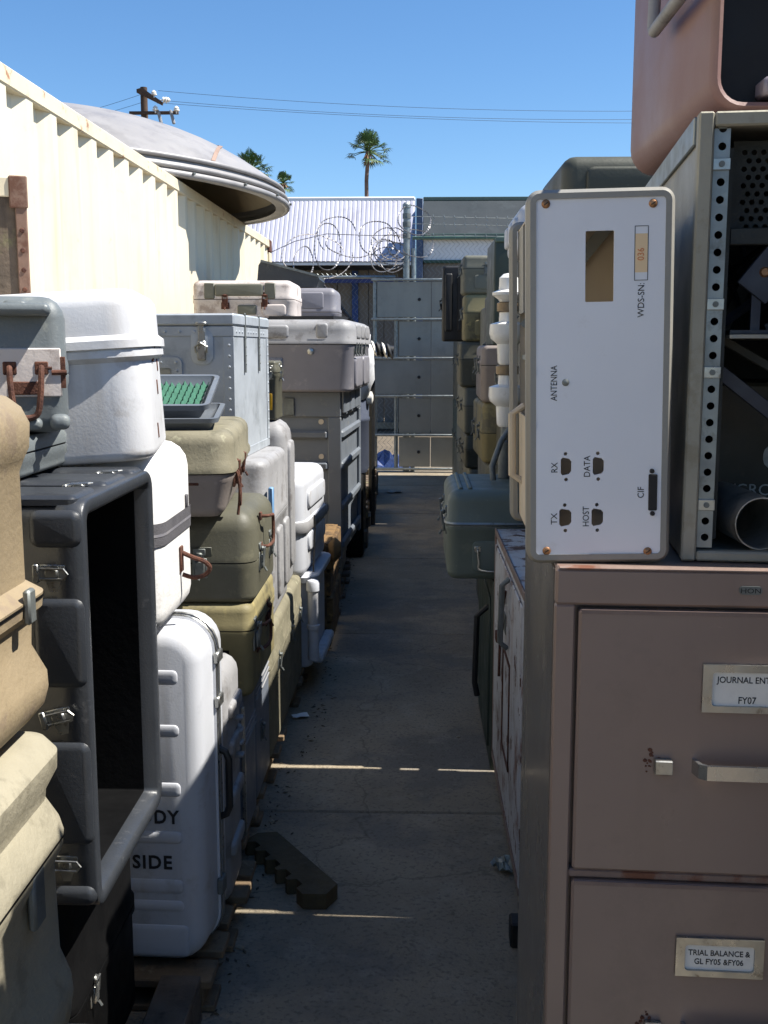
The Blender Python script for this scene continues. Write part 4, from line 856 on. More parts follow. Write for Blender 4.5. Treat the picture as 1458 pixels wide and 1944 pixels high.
# --- big grey case with weathered lid and things around
gb = Case('transit_case', 'large mid grey transit case with chalky rounded lid on the tall crate', 'case', at(668, 690, 6.05).x, 6.05, .66, 1.15, .33 + GH + .007, at(590, 606, 6.05).z - .337 - GH, mgrey, seam=.66, lidm=ltgrey, r=.07, rb=.02, rt=.06, rz=-2.5, lip=.006, lidoff=.010)
hbb = gb.hb
gb.pillow('F', -.30, -.02, hbb + .03, gb.h - .03, .02, .02, ltgrey, 'lid_rib'); gb.pillow('F', .13, .20, hbb + .03, gb.h - .02, .016, .02, ltgrey, 'lid_rib')
for u in (-.4, -.12, .16): gb.pillow('R', u, u + .22, hbb + .03, gb.h - .02, .016, .02, ltgrey, 'lid_rib')
gb.pad('F', -.17, -.06, .06, .19, .006, ltgrey, 'data_plate', .003); gb.pad('F', -.165, -.065, .13, .185, .01, mgrey, 'data_plate', .003)
for u in (-.19, .1): MB(gb.fr('F') @ Matrix.Translation((u, hbb - .04, 0))).lathe([(.02, 0), (.018, .008), (.008, .012)], 8).build('pressure_valve', steel, gb.root)
for u in (-.45, -.30, -.15, 0.1): gb.latch('R', u, hbb - .02, 1.3, dgalv)
for u in (-.46, .02): gb.pillow('R', u, u + .38, .02, hbb - .07, .016, .03, name='side_panel')
MB(gb.fr('T')).prism([(-.15, -.48), (.22, -.50), (.28, -.30), (-.05, -.25)], .002, .02).build('top_mat', black, gb.root)
wx = Case('transit_case', 'stained white transit case on the large grey case below the dish', 'case', at(556, 580, 6.3).x, 6.3, .58, .5, gb.root.location.z + gb.h + .012, .215, offwhite, seam=.5, r=.04, rb=.02, rt=.035, lip=.005)
wx.pillow('F', -.16, .12, .125, .195, .014, .012, greyolive, 'lid_panel'); 
for u in (-.19, .16): wx.pad('F', u - .03, u + .03, .11, .20, .01, greyolive, 'strap_block', .004)
wx.latch('F', -.1, .1, 1.4, rust); wx.latch('F', .13, .1, 1.4, rust); wx.pillow('F', -.03, .08, .02, .075, .01, .01, greyolive, 'handle_recess'); wx.pillow('F', .11, .25, .01, .08, .014, .02, name='moulded_panel')
g2 = Case('transit_case', 'grey plastic case behind the stained white transit case', 'case', at(640, 580, 7.3).x, 7.3, .42, .4, .33 + GH + .007, at(600, 546, 7.3).z - .337 - GH, mgrey, seam=.75, r=.05, rb=.03, rt=.05, gasket=tan)
g2.pillow('F', -.12, .12, g2.hb + .02, g2.h - .03, .012, .015, name='lid_panel')
c = Case('equipment_case', 'grey stack base case under the grey plastic case by the fence', 'case', -.50, 7.32, .6, .5, 0, .33 + GH, cgrey, seam=.6, r=.03); c.latch('R', 0, .8)
gb_top = wx.root.location.z + wx.h
dp = emptyobj('black_panel', tuple(at(548, 545, 7.45))); tag(dp, 'slanted dark cabinet lid leaning behind the white transit case', 'lid')
dp.location = (at(548, 540, 7.45).x, 7.45, at(548, 545, 7.45).z)
k7 = 7.45 / F
MB(frame((0, 0, 0), (1, 0, 0), (0, 0, 1))).prism([(-60 * k7, 0), (52 * k7, -.0), (58 * k7, 14 * k7), (56 * k7, 18 * k7), (-52 * k7, 46 * k7), (-56 * k7, 40 * k7)], -.45, 0).build('lid', dkgrey, dp, 0)
MB(frame((0, -.001, 0), (1, 0, 0), (0, 0, 1))).prism([(-52 * k7, 46 * k7), (56 * k7, 18 * k7), (57 * k7, 22 * k7), (-51 * k7, 50 * k7)], -.46, .012).build('edge_strip', dgalv, dp, 0)
c2 = Case('equipment_case', 'plain grey case under the slanted dark lid', 'case', at(585, 560, 7.5).x, 7.72, .5, .4, .33 + GH + .003, at(548, 545, 7.45).z - .333 - GH, mgrey, r=.03); 

# --- drum with white bag, black post bits, stack of boards
dr = emptyobj('drum', (-.60, 8.15, .0)); tag(dr, 'dark blue grey plastic drum behind the large grey case', 'drum')
zt = at(705, 690, 8.0).z
MB().lathe([(.24, 0.62), (.255, .66), (.255, 1.0), (.262, 1.01), (.262, 1.03), (.255, 1.04), (.255, zt - .06), (.24, zt - .02), (.05, zt)], 32).build('shell', mat('blue grey plastic', (74, 80, 96), .45, var=.15), dr)
MB().box(-.25, .22, -.25, .25, 0, .62, .02).build('stand', inblack, dr)
MB(Matrix.Translation((.26, -.05, 1.18)) @ Matrix.Rotation(R(90), 4, 'Y')).lathe([(.05, -.02), (.045, .02), (.02, .03)], 12).build('cap', porcelain, dr)
bagz = zt - .01
bag = emptyobj('plastic_bag', (-.495, 8.05, bagz), (0, 0, 0)); tag(bag, 'white plastic sack slumped over the top of the drum', 'bag')
rnd = random.Random(4); rings = []
for i, (rr_, z_) in enumerate(((.05, -.28), (.13, -.24), (.17, -.12), (.19, .0), (.2, .10), (.17, .2), (.12, .26), (.05, .28))):
    rings.append([((rr_ * (1 + .16 * math.sin(3 * a + i) + .08 * math.sin(7 * a + 2 * i))) * math.cos(a), (rr_ * (1 + .12 * math.cos(4 * a + i))) * math.sin(a), z_ + .02 * math.sin(5 * a + i)) for a in [2 * math.pi * j / 24 for j in range(24)]])
MB().loft(rings).build('sack', glassp, bag, 60)
hs = emptyobj('hose_coil', tuple(at(738, 668, 9.6))); tag(hs, 'black and white ribbed hose coil behind the white sack', 'hose')
hs.location = (at(738, 668, 9.4).x - .05, 9.4, 0.0)
for k in range(5):
    MB(Matrix.Translation((-.12 + .045 * k, 0, at(738, 660, 9.4).z - .008 * k)) @ Matrix.Rotation(R(70), 4, 'Y')).lathe([(.055, -.014), (.075, 0), (.055, .014)], 14, cap=(False, False)).build('hose_rib', porcelain if k % 2 else black, hs)
MB().tube([(-.14, 0, at(738, 660, 9.4).z), (.09, 0, at(738, 668, 9.4).z)], .05, 12).build('hose', black, hs)
MB().tube([(-.1, .05, 0), (-.1, .05, at(738, 660, 9.4).z - .04)], .03, 8).build('stand', black, hs)
k = 0
for (y0, n_, zt_, xr) in ((7.95, 7, .28, -.39), (9.3, 6, .34, -.40), (10.6, 6, .36, -.41)):
    o = emptyobj('board_stack', (xr - .4, y0 + .55, 0)); tag(o, ('knee-high stack of weathered boards between the crate and the drum', 'middle stack of weathered boards along the left wall towards the gate', 'last stack of weathered boards before the gate')[k], 'boards', 'board stacks along the wall'); k += 1
    for j in range(n_):
        yy = -.5 + 1.05 * j / n_
        for lv in range(3): MB(Matrix.Translation((0, yy, 0)) @ Matrix.Rotation(R(random.uniform(-1.5, 1.5)), 4, 'Z')).box(-.4, .39 + random.uniform(-.03, .05), 0, .13, lv * zt_ / 3 + .002, (lv + 1) * zt_ / 3 - .006, .004).build('board', oldwood, o, 0)

# --- things lying on the ground
nb_ = emptyobj('notched_board', tuple(gnd(548, 1662)), (0, 0, R(-57))); tag(nb_, 'short thick notched wooden block lying on the concrete', 'block')
poly = [(-.19, .055), (.20, .055), (.235, .0), (.20, -.055)]
for k in range(5): poly += [(.16 - .07 * k, -.055), (.15 - .07 * k, -.030), (.115 - .07 * k, -.030), (.105 - .07 * k, -.055)]
poly += [(-.19, -.055), (-.215, 0)]
MB().prism(poly, .003, .048).build('block', mat('brown wood block', (88, 74, 50), .85, var=.3, vs_=12, streak=((70, 56, 36), .6, 30), bump=.4, bs=80), nb_, 0)
def scrap(px_, py_, s, m, label, cat, seed, rzz=0, name='paper_scrap', z=.004):
    rnd = random.Random(seed); p = gnd(px_, py_); o = emptyobj(name, (p.x, p.y, z), (0, 0, R(rzz))); tag(o, label, cat)
    n = 5; b = MB(); vs = [(s[0] * (i / n - .5) + rnd.uniform(-.1, .1) * s[0] / n, s[1] * (j / n - .5), .003 + s[2] * rnd.random()) for i in range(n + 1) for j in range(n + 1)]
    b.add(vs, [(i * (n + 1) + j, (i + 1) * (n + 1) + j, (i + 1) * (n + 1) + j + 1, i * (n + 1) + j + 1) for i in range(n) for j in range(n)]); b.build('sheet', m, o, 0)
scrap(570, 1362, (.07, .05, .006), paper, 'small torn white paper scrap on the shaded concrete', 'paper', 2, 20)
scrap(958, 1652, (.06, .07, .03), foil, 'crumpled silvery green wrapper beside the rusty white cabinet', 'wrapper', 3, 40, 'wrapper')
scrap(748, 935, (.16, .14, .02), sheetgrey, 'grey flat scrap of sheet lying near the gate', 'scrap', 5, 10, 'sheet_scrap')
for i, (px_, py_) in enumerate(((605, 1258), (560, 1300), (905, 1232), (870, 1400), (515, 1560), (690, 1465), (455, 1800))):
    p = gnd(px_, py_); o = emptyobj('stone', (p.x, p.y, 0), (0, 0, i)); tag(o, ('tan pebble below the white pipe', 'tan flat chip beside the long olive case', 'pale chip below the grey green case', 'small chip in the middle of the alley', 'dark chip near the pallet edge', 'tiny chip by the light strip', 'small chip beside the splintered pallet')[i], 'stone')
    s = (.018, .022, .012, .008, .01, .007, .012)[i]
    MB().rloft(s * 2, s * 1.4, s * .5, [(0, -s * .2), (s * .35, 0), (s * .7, -s * .4)], n=2).build('chip', wood if i < 2 else concrete, o, 60)

# ================================================================== RIGHT ROW
# --- brown filing cabinet
CBW, CBD, CBH = .455, .66, 1.315
fc = emptyobj('filing_cabinet', (0, 0, 0), (0, 0, R(-3.2)))
tag(fc, 'brown four-drawer steel filing cabinet with rust spots', 'filing cabinet')
fc.location = (.153, 1.15, 0)
FCM = frame((0, 0, 0), (1, 0, 0), (0, 0, 1))
MB().box(0.001, CBW, .012, CBD, .02, CBH, .002).build('carcass', brown, fc, 0)
MB().box(-.001, .0008, .013, CBD - .002, .022, CBH - .004).build('side_panel', cabside, fc, 0)
MB(FCM).box(.0, CBW, CBH - .040, CBH, -.012, .006, .003).build('top_rail', brown, fc, 0)
MB(FCM).box(.0, .022, .02, CBH - .040, -.012, .005, .002).build('stile', brown, fc, 0); MB(FCM).box(CBW - .022, CBW, .02, CBH - .040, -.012, .005, .002).build('stile', brown, fc, 0)
MB(FCM).box(.004, CBW - .004, CBH - .0005, CBH + .001, -.011, .0065, .0).build('rust_line', rustedge, fc, 0)
ztop = CBH - .044; dh = .2985
for k in range(4):
    z1 = ztop - k * (dh + .013); z0 = z1 - dh
    d_ = MB(FCM).box(.0255, CBW - .0255, z0, z1, -.010, .009, .003).build('drawer', brown, fc, 0)
    MB(FCM).box(.028, CBW - .028, z1 - .0045, z1 + .0002, .0085, .0096, 0).build('rust_edge', rustedge, d_, 0)
    if k < 3: MB(FCM).box(.022, CBW - .022, z0 - .0115, z0 - .0015, -.012, .004, .002).build('divider_rail', rustedge if k == 0 else brown, fc, 0)
    cx = at(1411 if k == 0 else 1383, 1283, 1.145).x - .152; zc = z1 - .083
    w_, h_ = .048, .0265 if k != 1 else .023
    M_ = FCM @ Matrix.Translation((cx, zc, .009))
    sheet([(-w_, -h_), (w_, -h_), (w_, h_), (-w_, h_)], [rrect(-w_ + .010, w_ - .010, -h_ + .007, h_ - .008, .004)], .004, M_ @ Matrix.Translation((0, 0, .003)), steel, d_, 'label_frame')
    MB(M_).box(-w_ + .002, w_ - .002, -h_ + .002, h_ - .002, 0, .0012).build('label_card', paper, d_, 0)
    tx = (('JOURNAL ENTRIES', .0098, .006), ('FY07', .0105, -.0168)) if k == 0 else (('TRIAL BALANCE &', .0094, .001), ('GL FY05 &FY06', .0094, -.0095)) if k == 1 else ()
    for s_, sz, v in tx: text(s_, sz, M_ @ Matrix.Translation((.0 if k or v < 0 else .0035, v, .0014)), ink, d_, 'lettering', .0002, 'CENTER', sx=.88, bold=.0001)
    zh = z1 - .172
    b = MB(FCM @ Matrix.Translation((cx, zh, .009)))
    hw = .074; cx = CBW / 2 - .002
    b.prism([(-hw, 0), (-hw + .004, .016), (-hw + .012, .022), (hw - .012, .022), (hw - .004, .016), (hw, 0), (hw - .004, 0), (hw - .008, .013), (hw - .014, .018), (-hw + .014, .018), (-hw + .008, .013), (-hw + .004, 0)], -.008, .008, M=FCM @ Matrix.Translation((cx, zh, .009)) @ Matrix.Rotation(R(90), 4, 'X'))
    b.build('pull_handle', mat('satin chrome', (190, 190, 188), .25, metal=.9, var=.1, bump=.03), d_, 30)
    MB(FCM).box(cx - hw - .041, cx - hw - .022, zh - .008, zh + .008, .009, .020, .001).build('thumb_latch', steel, d_, 0)
    rr_ = random.Random(k); b = MB(FCM)
    for j_ in range(16):
        u_, v_ = cx - hw - .044 + rr_.gauss(0, .005), zh + .004 + rr_.gauss(0, .007); s_ = rr_.uniform(.0008, .0028)
        b.add([(u_ + s_ * math.cos(q_) * rr_.uniform(.6, 1.2), v_ + s_ * math.sin(q_) * rr_.uniform(.6, 1.2), .0092 + .00005 * j_) for q_ in [6.28 * t_ / 7 for t_ in range(7)]], [tuple(range(7))])
    b.build('rust_mark', rust, d_)
nm = sheet(rrect(-.012, .012, -.0045, .0045, .004), [], .002, FCM @ Matrix.Translation((CBW - .250, CBH - .020, .007)), dgalv, fc, 'name_plate')
text('HON', .0075, FCM @ Matrix.Translation((CBW - .250, CBH - .0227, .0082)), ink, fc, 'lettering', .0002, 'CENTER', sx=1.25)
for u in (.03, CBW - .03):
    for v in (.05, CBD - .05): MB().lathe([(.018, 0), (.018, .021)], 12, M=Matrix.Translation((u, v, 0))).build('foot', rubber, fc)
MB().box(.012, .026, .008, .014, CBH - .03, CBH - .003, .001).build('paint_chip', peach, fc, 0)

# --- rack instrument with white front panel, stood on end
IY = 1.17; k_ = .000574
iw, ih, idp = .155, .399, .31
ins = emptyobj('rack_instrument', (.128 + iw / 2, IY + idp / 2, CBH + .001), (0, R(-1.2), R(-1.4))); tag(ins, 'electronics unit stood on end with white front panel and grey bezels', 'instrument')
def bez(y0, y1, name):
    M = Matrix(((1, 0, 0, 0), (0, 0, 1, 0), (0, 1, 0, ih / 2), (0, 0, 0, 1)))
    MB(M).rloft(iw, ih, .014, [(y0, -.010), (y0, -.004), (y0 + .005, 0), (y1 - .005, 0), (y1, -.004), (y1, -.010), (y0, -.010)], cap=(False, False), n=5).build(name, bezel, ins, 50)
bez(-idp / 2, -idp / 2 + .028, 'front_bezel'); bez(idp / 2 - .02, idp / 2, 'rear_bezel')
t = .002; x0, x1 = -iw / 2 + .012, iw / 2 - .012
MB().box(x1 - t, x1, -idp / 2 + .02, idp / 2 - .01, .012, ih - .012).build('side_plate', beige, ins, 0)
MB().box(x0, x1 - t, -idp / 2 + .02, idp / 2 - .01, .012, .014).build('bottom_plate', beige, ins, 0)
MB().box(x0, x1 - t, -idp / 2 + .02, idp / 2 - .01, ih - .014, ih - .012).build('top_plate', beige, ins, 0)
MB().box(x0, x0 + t, idp / 2 - .10, idp / 2 - .01, ih - .12, ih - .014).build('side_plate', bezel, ins, 0)
MB().box(x0, x0 + t, -idp / 2 + .02, idp / 2 - .01, .014, .15).build('side_plate', beige, ins, 0)
MB().box(x0 + t, x1 - t, idp / 2 - .012, idp / 2 - .01, .014, ih - .014).build('back_plate', beige, ins, 0)
MB(frame((0, idp / 2 - .02, .33), (1, 0, 0), (0, 0, 1)) @ Matrix.Rotation(R(50), 4, 'Z')).box(-.09, .09, -.008, .008, 0, .004).build('strut', galv, ins, 0)
for z in (.10, .22): MB().box(x0 + .004, x0 + .014, -idp / 2 + .02, idp / 2 - .02, z, z + .006).build('strut', galv, ins, 0)
MB().tube([(x0 + .004, idp / 2 - .06, .06), (x0 - .012, idp / 2 - .06, .07), (x0 - .012, idp / 2 - .06, .15), (x0 + .004, idp / 2 - .06, .16)], .005, 8).build('grip', beige, ins)
def pu(x, y):                                    # panel drawing coordinates (metres from its lower left corner)
    xl = 1030 - 17 * (y - 388) / 662
    return ((x - xl) * k_, (1050 - y) * k_)
PWd, PHt = 242 * k_, 662 * k_
PM = frame((-PWd / 2, -idp / 2 + .003, (ih - PHt) / 2), (1, 0, 0), (0, 0, 1))
def prect(xa, xb, ya, yb):
    (a0, b0), (a1, b1) = pu(xa, yb), pu(xb, ya); a1 = a0 + (xb - xa) * k_; return a0, a1, b0, b1
holes = []
a0, a1, b0, b1 = prect(1119, 1171, 447, 575); holes.append(rrect(a0, a1, b0, b1, .0012, 2))
dots = []
for (xa, xb, ya, yb) in ((1067, 1087, 862, 898), (1127, 1148, 862, 898), (1062, 1085, 960, 996), (1123, 1145, 960, 996)):
    a0, a1, b0, b1 = prect(xa, xb, ya, yb); holes.append([(a0, b1 - .003), (a0 + .002, b1 - .0005), (a1 - .0025, b1 - .002), (a1, b1 - .005), (a1, b0 + .005), (a1 - .0025, b0 + .002), (a0 + .002, b0 + .0005), (a0, b0 + .003)])
    for yy in (ya - 6, yb + 7):
        q = pu((xa + xb) / 2, yy); holes.append(circ(q[0], q[1], .0021, 8))
sheet(rrect(0, PWd, 0, PHt, .003), holes, .0022, PM, panelw, ins, 'front_panel')
for x, y in ((1051, 397), (1245, 401), (1037, 1042), (1228, 1045)):
    q = pu(x, y); o = MB(PM @ Matrix.Translation((q[0], q[1], .001))).lathe([(.0046, 0), (.0046, .0010), (.0034, .0022), (.0015, .0026)], 14).build('screw', screwm, ins)
    MB(PM @ Matrix.Translation((q[0], q[1], .0026)) @ Matrix.Rotation(R(35), 4, 'Z')).box(-.0026, .0026, -.0005, .0005, .0008, .0013).build('slot', ink, o, 0)
q = pu(1080, 722); o = MB(PM @ Matrix.Translation((q[0], q[1], .001))).lathe([(.0040, 0), (.0038, .0010), (.002, .002)], 12).build('antenna_socket', dgalv, ins)
a0, a1, b0, b1 = prect(1230, 1246, 897, 966); MB(PM).box(a0, a1, b0, b1, -.001, .0035, .0008).build('connector', ink, ins, 0)
for y in (891, 972): q = pu(1238, y); MB(PM @ Matrix.Translation((q[0], q[1], .001))).lathe([(.0028, 0), (.0024, .003)], 8).build('connector_screw', ink, ins)
a0, a1, b0, b1 = prect(1209, 1234, 440, 538); sheet([(a0, b0), (a1, b0), (a1, b1), (a0, b1)], [[(a0 + .0006, b0 + .0006), (a1 - .0006, b0 + .0006), (a1 - .0006, b1 - .0006), (a0 + .0006, b1 - .0006)]], .0004, PM @ Matrix.Translation((0, 0, .0013)), ink, ins, 'serial_outline')
MB(PM).box(a0 + .0008, a1 - .0008, b0 + .0085, b1 - .008, .0011, .0015).build('serial_tape', peach, ins, 0)
def vtext(s, x, yb, ya, m=ink, n=.0013):         # lettering reading upwards; x = baseline, yb..ya = extent
    q = pu(x, yb); L = (yb - ya) * k_
    M = PM @ Matrix.Translation((q[0], q[1], n)) @ Matrix.Rotation(R(90), 4, 'Z')
    o = text(s, .0098, M, m, ins, 'lettering', .0002)
    xs = [(M.inverted() @ v.co).x for v in o.data.vertices]; f = L / (max(xs) - min(xs))
    for v in o.data.vertices:
        p = M.inverted() @ v.co; v.co = M @ Vector(((p.x - min(xs)) * f, p.y, p.z))
for a_ in (('ANTENNA', 1063, 756, 690), ('RX', 1061, 891, 872), ('TX', 1058, 991, 969), ('DATA', 1122, 900, 860), ('HOST', 1118, 995, 957), ('CIF', 1222, 942, 921), ('WDS-SN:', 1226, 605, 543)): vtext(*a_)
vtext('036', 1227, 502, 480, redink, .0017)

# --- open aluminium rack case with junk inside
RW, RDp, RH = .50, .52, .474
rk = emptyobj('rack_case', (0, 0, 0), (0, 0, R(-6))); tag(rk, 'open grey aluminium rack case with perforated rail standing on the filing cabinet', 'rack')
rk.location = (.297, 1.185, CBH + .002)
shellm = mat('grey hammered aluminium', (150, 148, 140), .5, metal=.35, var=.14, vs_=6, dirt=((178, 168, 142), .6, 9, .56), bump=.2, bs=160)
innerm = mat('grey inner sheet', (54, 56, 54), .55, metal=.3, var=.2, vs_=8, bump=.2, bs=200)
MB().box(0, .005, .012, RDp, 0, RH, .001).build('side_wall', shellm, rk, 0); MB().box(RW - .005, RW, .012, RDp, 0, RH, .001).build('side_wall', shellm, rk, 0)
MB().box(.005, RW - .005, .012, RDp, RH - .005, RH).build('top_wall', shellm, rk, 0); MB().box(.005, RW - .005, .012, RDp, 0, .005).build('bottom_wall', shellm, rk, 0)
MB().box(.005, RW - .005, RDp - .005, RDp, .005, RH - .005).build('back_wall', innerm, rk, 0)
KF = frame((0, 0, 0), (1, 0, 0), (0, 0, 1))
edge = mat('cream worn edge', (158, 154, 140), .6, metal=.2, var=.15, dirt=((132, 124, 104), .6, 14, .54), bump=.2, bs=120)
MB(KF).box(-.002, .014, 0, RH + .002, -.014, .004, .002).build('front_edge', edge, rk, 0); MB(KF).box(.0145, RW, RH - .013, RH + .002, -.014, .003, .002).build('front_edge', edge, rk, 0)
MB(KF).box(.0145, RW, .0, .011, -.014, .003, .002).build('front_edge', edge, rk, 0); MB(KF).box(RW - .014, RW + .002, .012, RH - .014, -.014, .003, .002).build('front_edge', edge, rk, 0)
MB().box(-.004, .0, .02, RDp, RH - .028, RH + .001, .001).build('corner_angle', galv, rk, 0)
n = 25; hs_ = [circ(.0085, .0135 + .0181 * k, .0042, 12) for k in range(n)]
sheet([(0, .002), (.0165, .002), (.0165, RH - .026), (0, RH - .026)], hs_, .0016, KF @ Matrix.Translation((.0155, .012, -.006)), galv, rk, 'perforated_rail')
for k in (2, 10, 14, 22):
    o = MB(KF @ Matrix.Translation((.024, .0255 + .0181 * (n - 1 - k), -.005))).box(-.009, .009, -.006, .006, 0, .0022, .0005).build('clip_nut', steel, rk, 0)
    MB(KF @ Matrix.Translation((.024, .0255 + .0181 * (n - 1 - k), -.0025))).lathe([(.0032, 0), (.0032, .0012), (.0016, .0012)], 10).build('nut_hole', dgalv, o)
MB().box(.034, .04, .03, RDp - .02, .02, RH - .03).build('inner_partition', innerm, rk, 0)
MB(KF).box(.042, RW - .02, RH - .13, RH - .112, -.05, -.04, .001).build('inner_rail', innerm, rk, 0)
pf = [circ(.012 + .010 * i + .005 * (j % 2), .01 + .0088 * j, .0032, 6) for i in range(18) for j in range(11)]
sheet([(0, 0), (.20, 0), (.20, .11), (0, .11)], pf, .001, KF @ Matrix.Translation((.045, RH - .128, -.06)), innerm, rk, 'perforated_sheet')
MB(KF).box(.042, RW - .01, .243, .247, -.4, -.012).build('shelf', shellm, rk, 0)
rd = emptyobj('radio_unit', (0, 0, 0)); tag(rd, 'olive grey radio unit with white lettering inside the rack case', 'radio')
rd.matrix_world = Matrix.Translation((.297, 1.185, CBH + .002)) @ Matrix.Rotation(R(-6), 4, 'Z')
MB(KF).box(.06, .40, .006, .19, -.36, -.17, .004).build('body', mat('dark khaki paint', (70, 66, 54), .6, var=.2, vs_=8, dirt=((96, 88, 72), .5, 20, .58), bump=.2), rd, 0)
text('1 /GRC-171', .020, KF @ Matrix.Translation((.064, .052, -.1695)), wink, rd, 'lettering', .0002)
MB(KF @ Matrix.Translation((.13, .10, -.169))).rloft(.028, .03, .012, [(0, 0), (.0008, 0)], n=3).build('paint_blob', wink, rd)
tb = emptyobj('metal_pipe', (0, 0, 0)); tag(tb, 'short wide aluminium pipe lying open end out in the rack case', 'pipe')
tb.matrix_world = Matrix.Translation((.297, 1.185, CBH + .002)) @ Matrix.Rotation(R(-6), 4, 'Z') @ frame((.078, .06, .041), (1, 0, 0), (0, 0, 1)) @ Matrix.Rotation(R(8), 4, 'Y')
MB().lathe([(.0285, .05), (.0293, .05), (.0293, -.09), (.0280, -.09), (.0280, .05), (.0285, .05)], 32, cap=(False, False)).build('tube', mat('scuffed aluminium', (190, 188, 182), .4, metal=.75, var=.25, vs_=30, dirt=((110, 100, 88), .6, 30, .56), bump=.2, bs=200), tb, 50)
bk = emptyobj('bracket', (0, 0, 0)); tag(bk, 'dark angled steel bracket with screw inside the rack case', 'bracket'); bk.matrix_world = Matrix.Translation((.297, 1.185, CBH + .002)) @ Matrix.Rotation(R(-6), 4, 'Z')
dsteel = mat('dark blued steel', (62, 64, 74), .4, metal=.5, var=.3, vs_=20, bump=.1)
MB(KF @ Matrix.Translation((.075, .30, -.05)) @ Matrix.Rotation(R(52), 4, 'Z')).box(-.01, .16, -.02, .02, -.003, .003, .001).build('plate', dsteel, bk, 0)
MB(KF @ Matrix.Translation((.082, .315, -.047))).lathe([(.006, 0), (.004, .003)], 10).build('screw', screwm, bk)
MB(KF @ Matrix.Translation((.05, .20, -.07)) @ Matrix.Rotation(R(-38), 4, 'Z')).box(-.01, .22, -.008, .008, -.004, .004, .001).build('arm', dsteel, bk, 0)
MB(KF @ Matrix.Translation((.06, .235, -.09)) @ Matrix.Rotation(R(-30), 4, 'Z')).box(-.02, .2, -.005, .005, -.004, .004, .001).build('arm', innerm, bk, 0)
MB(KF).box(.045, .12, .248, .252, -.1, -.03).build('foot', dsteel, bk, 0); MB(KF).box(.07, .08, .25, .30, -.056, -.05).build('stem', dsteel, bk, 0)
rnd = random.Random(5)
for j in range(9): MB(KF @ Matrix.Translation((.05 + rnd.uniform(0, .16), .255 + rnd.uniform(0, .06), -.09 - .025 * j)) @ Matrix.Rotation(R(rnd.uniform(10, 75)), 4, 'Z')).box(-.03, rnd.uniform(.06, .13), -.006, .006 + rnd.uniform(0, .014), -.004, .004, .001).build('arm', (dsteel, black, innerm)[j % 3], bk, 0)
cb = emptyobj('cable', (0, 0, 0)); tag(cb, 'loose tangled black cables on the shelf of the rack case', 'cable'); cb.matrix_world = bk.matrix_world
rnd = random.Random(11)
for j in range(6):
    pts = [(.05 + .03 * i + rnd.uniform(-.01, .01), .10 + rnd.uniform(-.05, .05) + .03 * j, .25 + .01 + abs(math.sin(i * .9 + j)) * (.04 + .02 * j)) for i in range(8)]
    MB().tube(pts, .004 + .002 * rnd.random(), 6).build('wire', ink if j % 2 else dsteel, cb)

# --- pink moulded shell on top
pkx, pky, pkz, pw, pd, ph = .308, 1.195, CBH + .002 + RH + .003, .46, .46, .29
pk = emptyobj('moulded_housing', (pkx + pw / 2, pky + pd / 2, pkz)); tag(pk, 'dusty pink moulded plastic housing with bail handle and black recessed front', 'housing')
M = Matrix(((1, 0, 0, 0), (0, 0, 1, -pd / 2), (0, 1, 0, ph / 2), (0, 0, 0, 1)))
MB(M).rloft(pw, ph, .036, [(pd - .0, -.03), (pd - .012, -.010), (pd - .035, 0), (.01, 0), (.003, -.003), (0, -.007), (.002, -.011), (.03, -.014), (.05, -.02)], n=6).build('shell', pink, pk, 50)
MB(M).rloft(pw - .03, ph - .03, .03, [(.030, 0), (.046, 0)], n=5).build('front_board', black, pk)
MB(frame((0, -pd / 2, .03), (1, 0, 0), (0, 0, 1))).box(-pw / 2 + .055, pw / 2 - .05, -.012, .006, -.03, .004, .003).build('lower_lip', mat('lilac grey plastic', (150, 142, 152), .5), pk)
LMk = frame((-pw / 2, 0, 0), (0, -1, 0), (0, 0, 1))
z0 = at(1236, 62, 1.55).z - pkz; ya_ = -(at(1236, 62, 1.55).y - pky - pd / 2) + 0
def hy(px_, py_, X):
    lo_, hi_ = .8, 2.5
    for _ in range(40):
        m_ = (lo_ + hi_) / 2
        if at(px_, py_, m_).x < X: lo_ = m_
        else: hi_ = m_
    return lo_
yh = hy(1240, 60, pkx - .022); z0 = at(1240, 62, yh).z - pkz; uh = -(yh - pky - pd / 2)
MB(LMk @ Matrix.Translation((uh + .13, 0, 0))).tube([(-.13, z0 + .11, .0), (-.13, z0 + .11, .02), (-.13, z0 + .005, .022), (-.125, z0, .022), (.12, z0, .022), (.125, z0 + .005, .022), (.125, z0 + .11, .02), (.125, z0 + .11, 0)], .0075, 10).build('bail_handle', ltgrey, pk)

# --- boxes between the filing cabinet and the white cabinet
c = Case('equipment_case', 'olive case standing on the ground just behind the filing cabinet', 'case', .30, 1.92, .5, .82, .0, .70, olive, seam=.5, r=.03, side='L'); c.latch('L', 0, .35)
c = Case('equipment_case', 'grey case stacked second behind the filing cabinet and instrument', 'case', .30, 1.93, .5, .81, .702, .60, mgrey, seam=.6, r=.03, side='L'); c.latch('L', 0, .35)
c = Case('equipment_case', 'added dark green case third in the pile behind the instrument, shading the left row', 'case', .31, 1.94, .5, .80, 1.303, .485, dgreen, seam=.6, r=.03, side='L'); c.latch('L', 0, .2)  # added case, its height set to shade the left stacks
ply = emptyobj('sun_stop_board', (.6, 2.750, 0)); tag(ply, 'timber board added in the gap beside the white steel cabinet to stop low sun', 'board'); MB().box(-.25, .25, -.009, .009, 0, .42, .004).build('board', wood, ply, 0)  # unseen board added to cut the near sun strip short
c = Case('equipment_case', 'olive case added on the dark green locker behind the overhanging case to block sun', 'case', .43, 3.83, .43, .765, .712, 1.07, olive, seam=.6, r=.03, side='L')  # added to block the sun passing over the locker
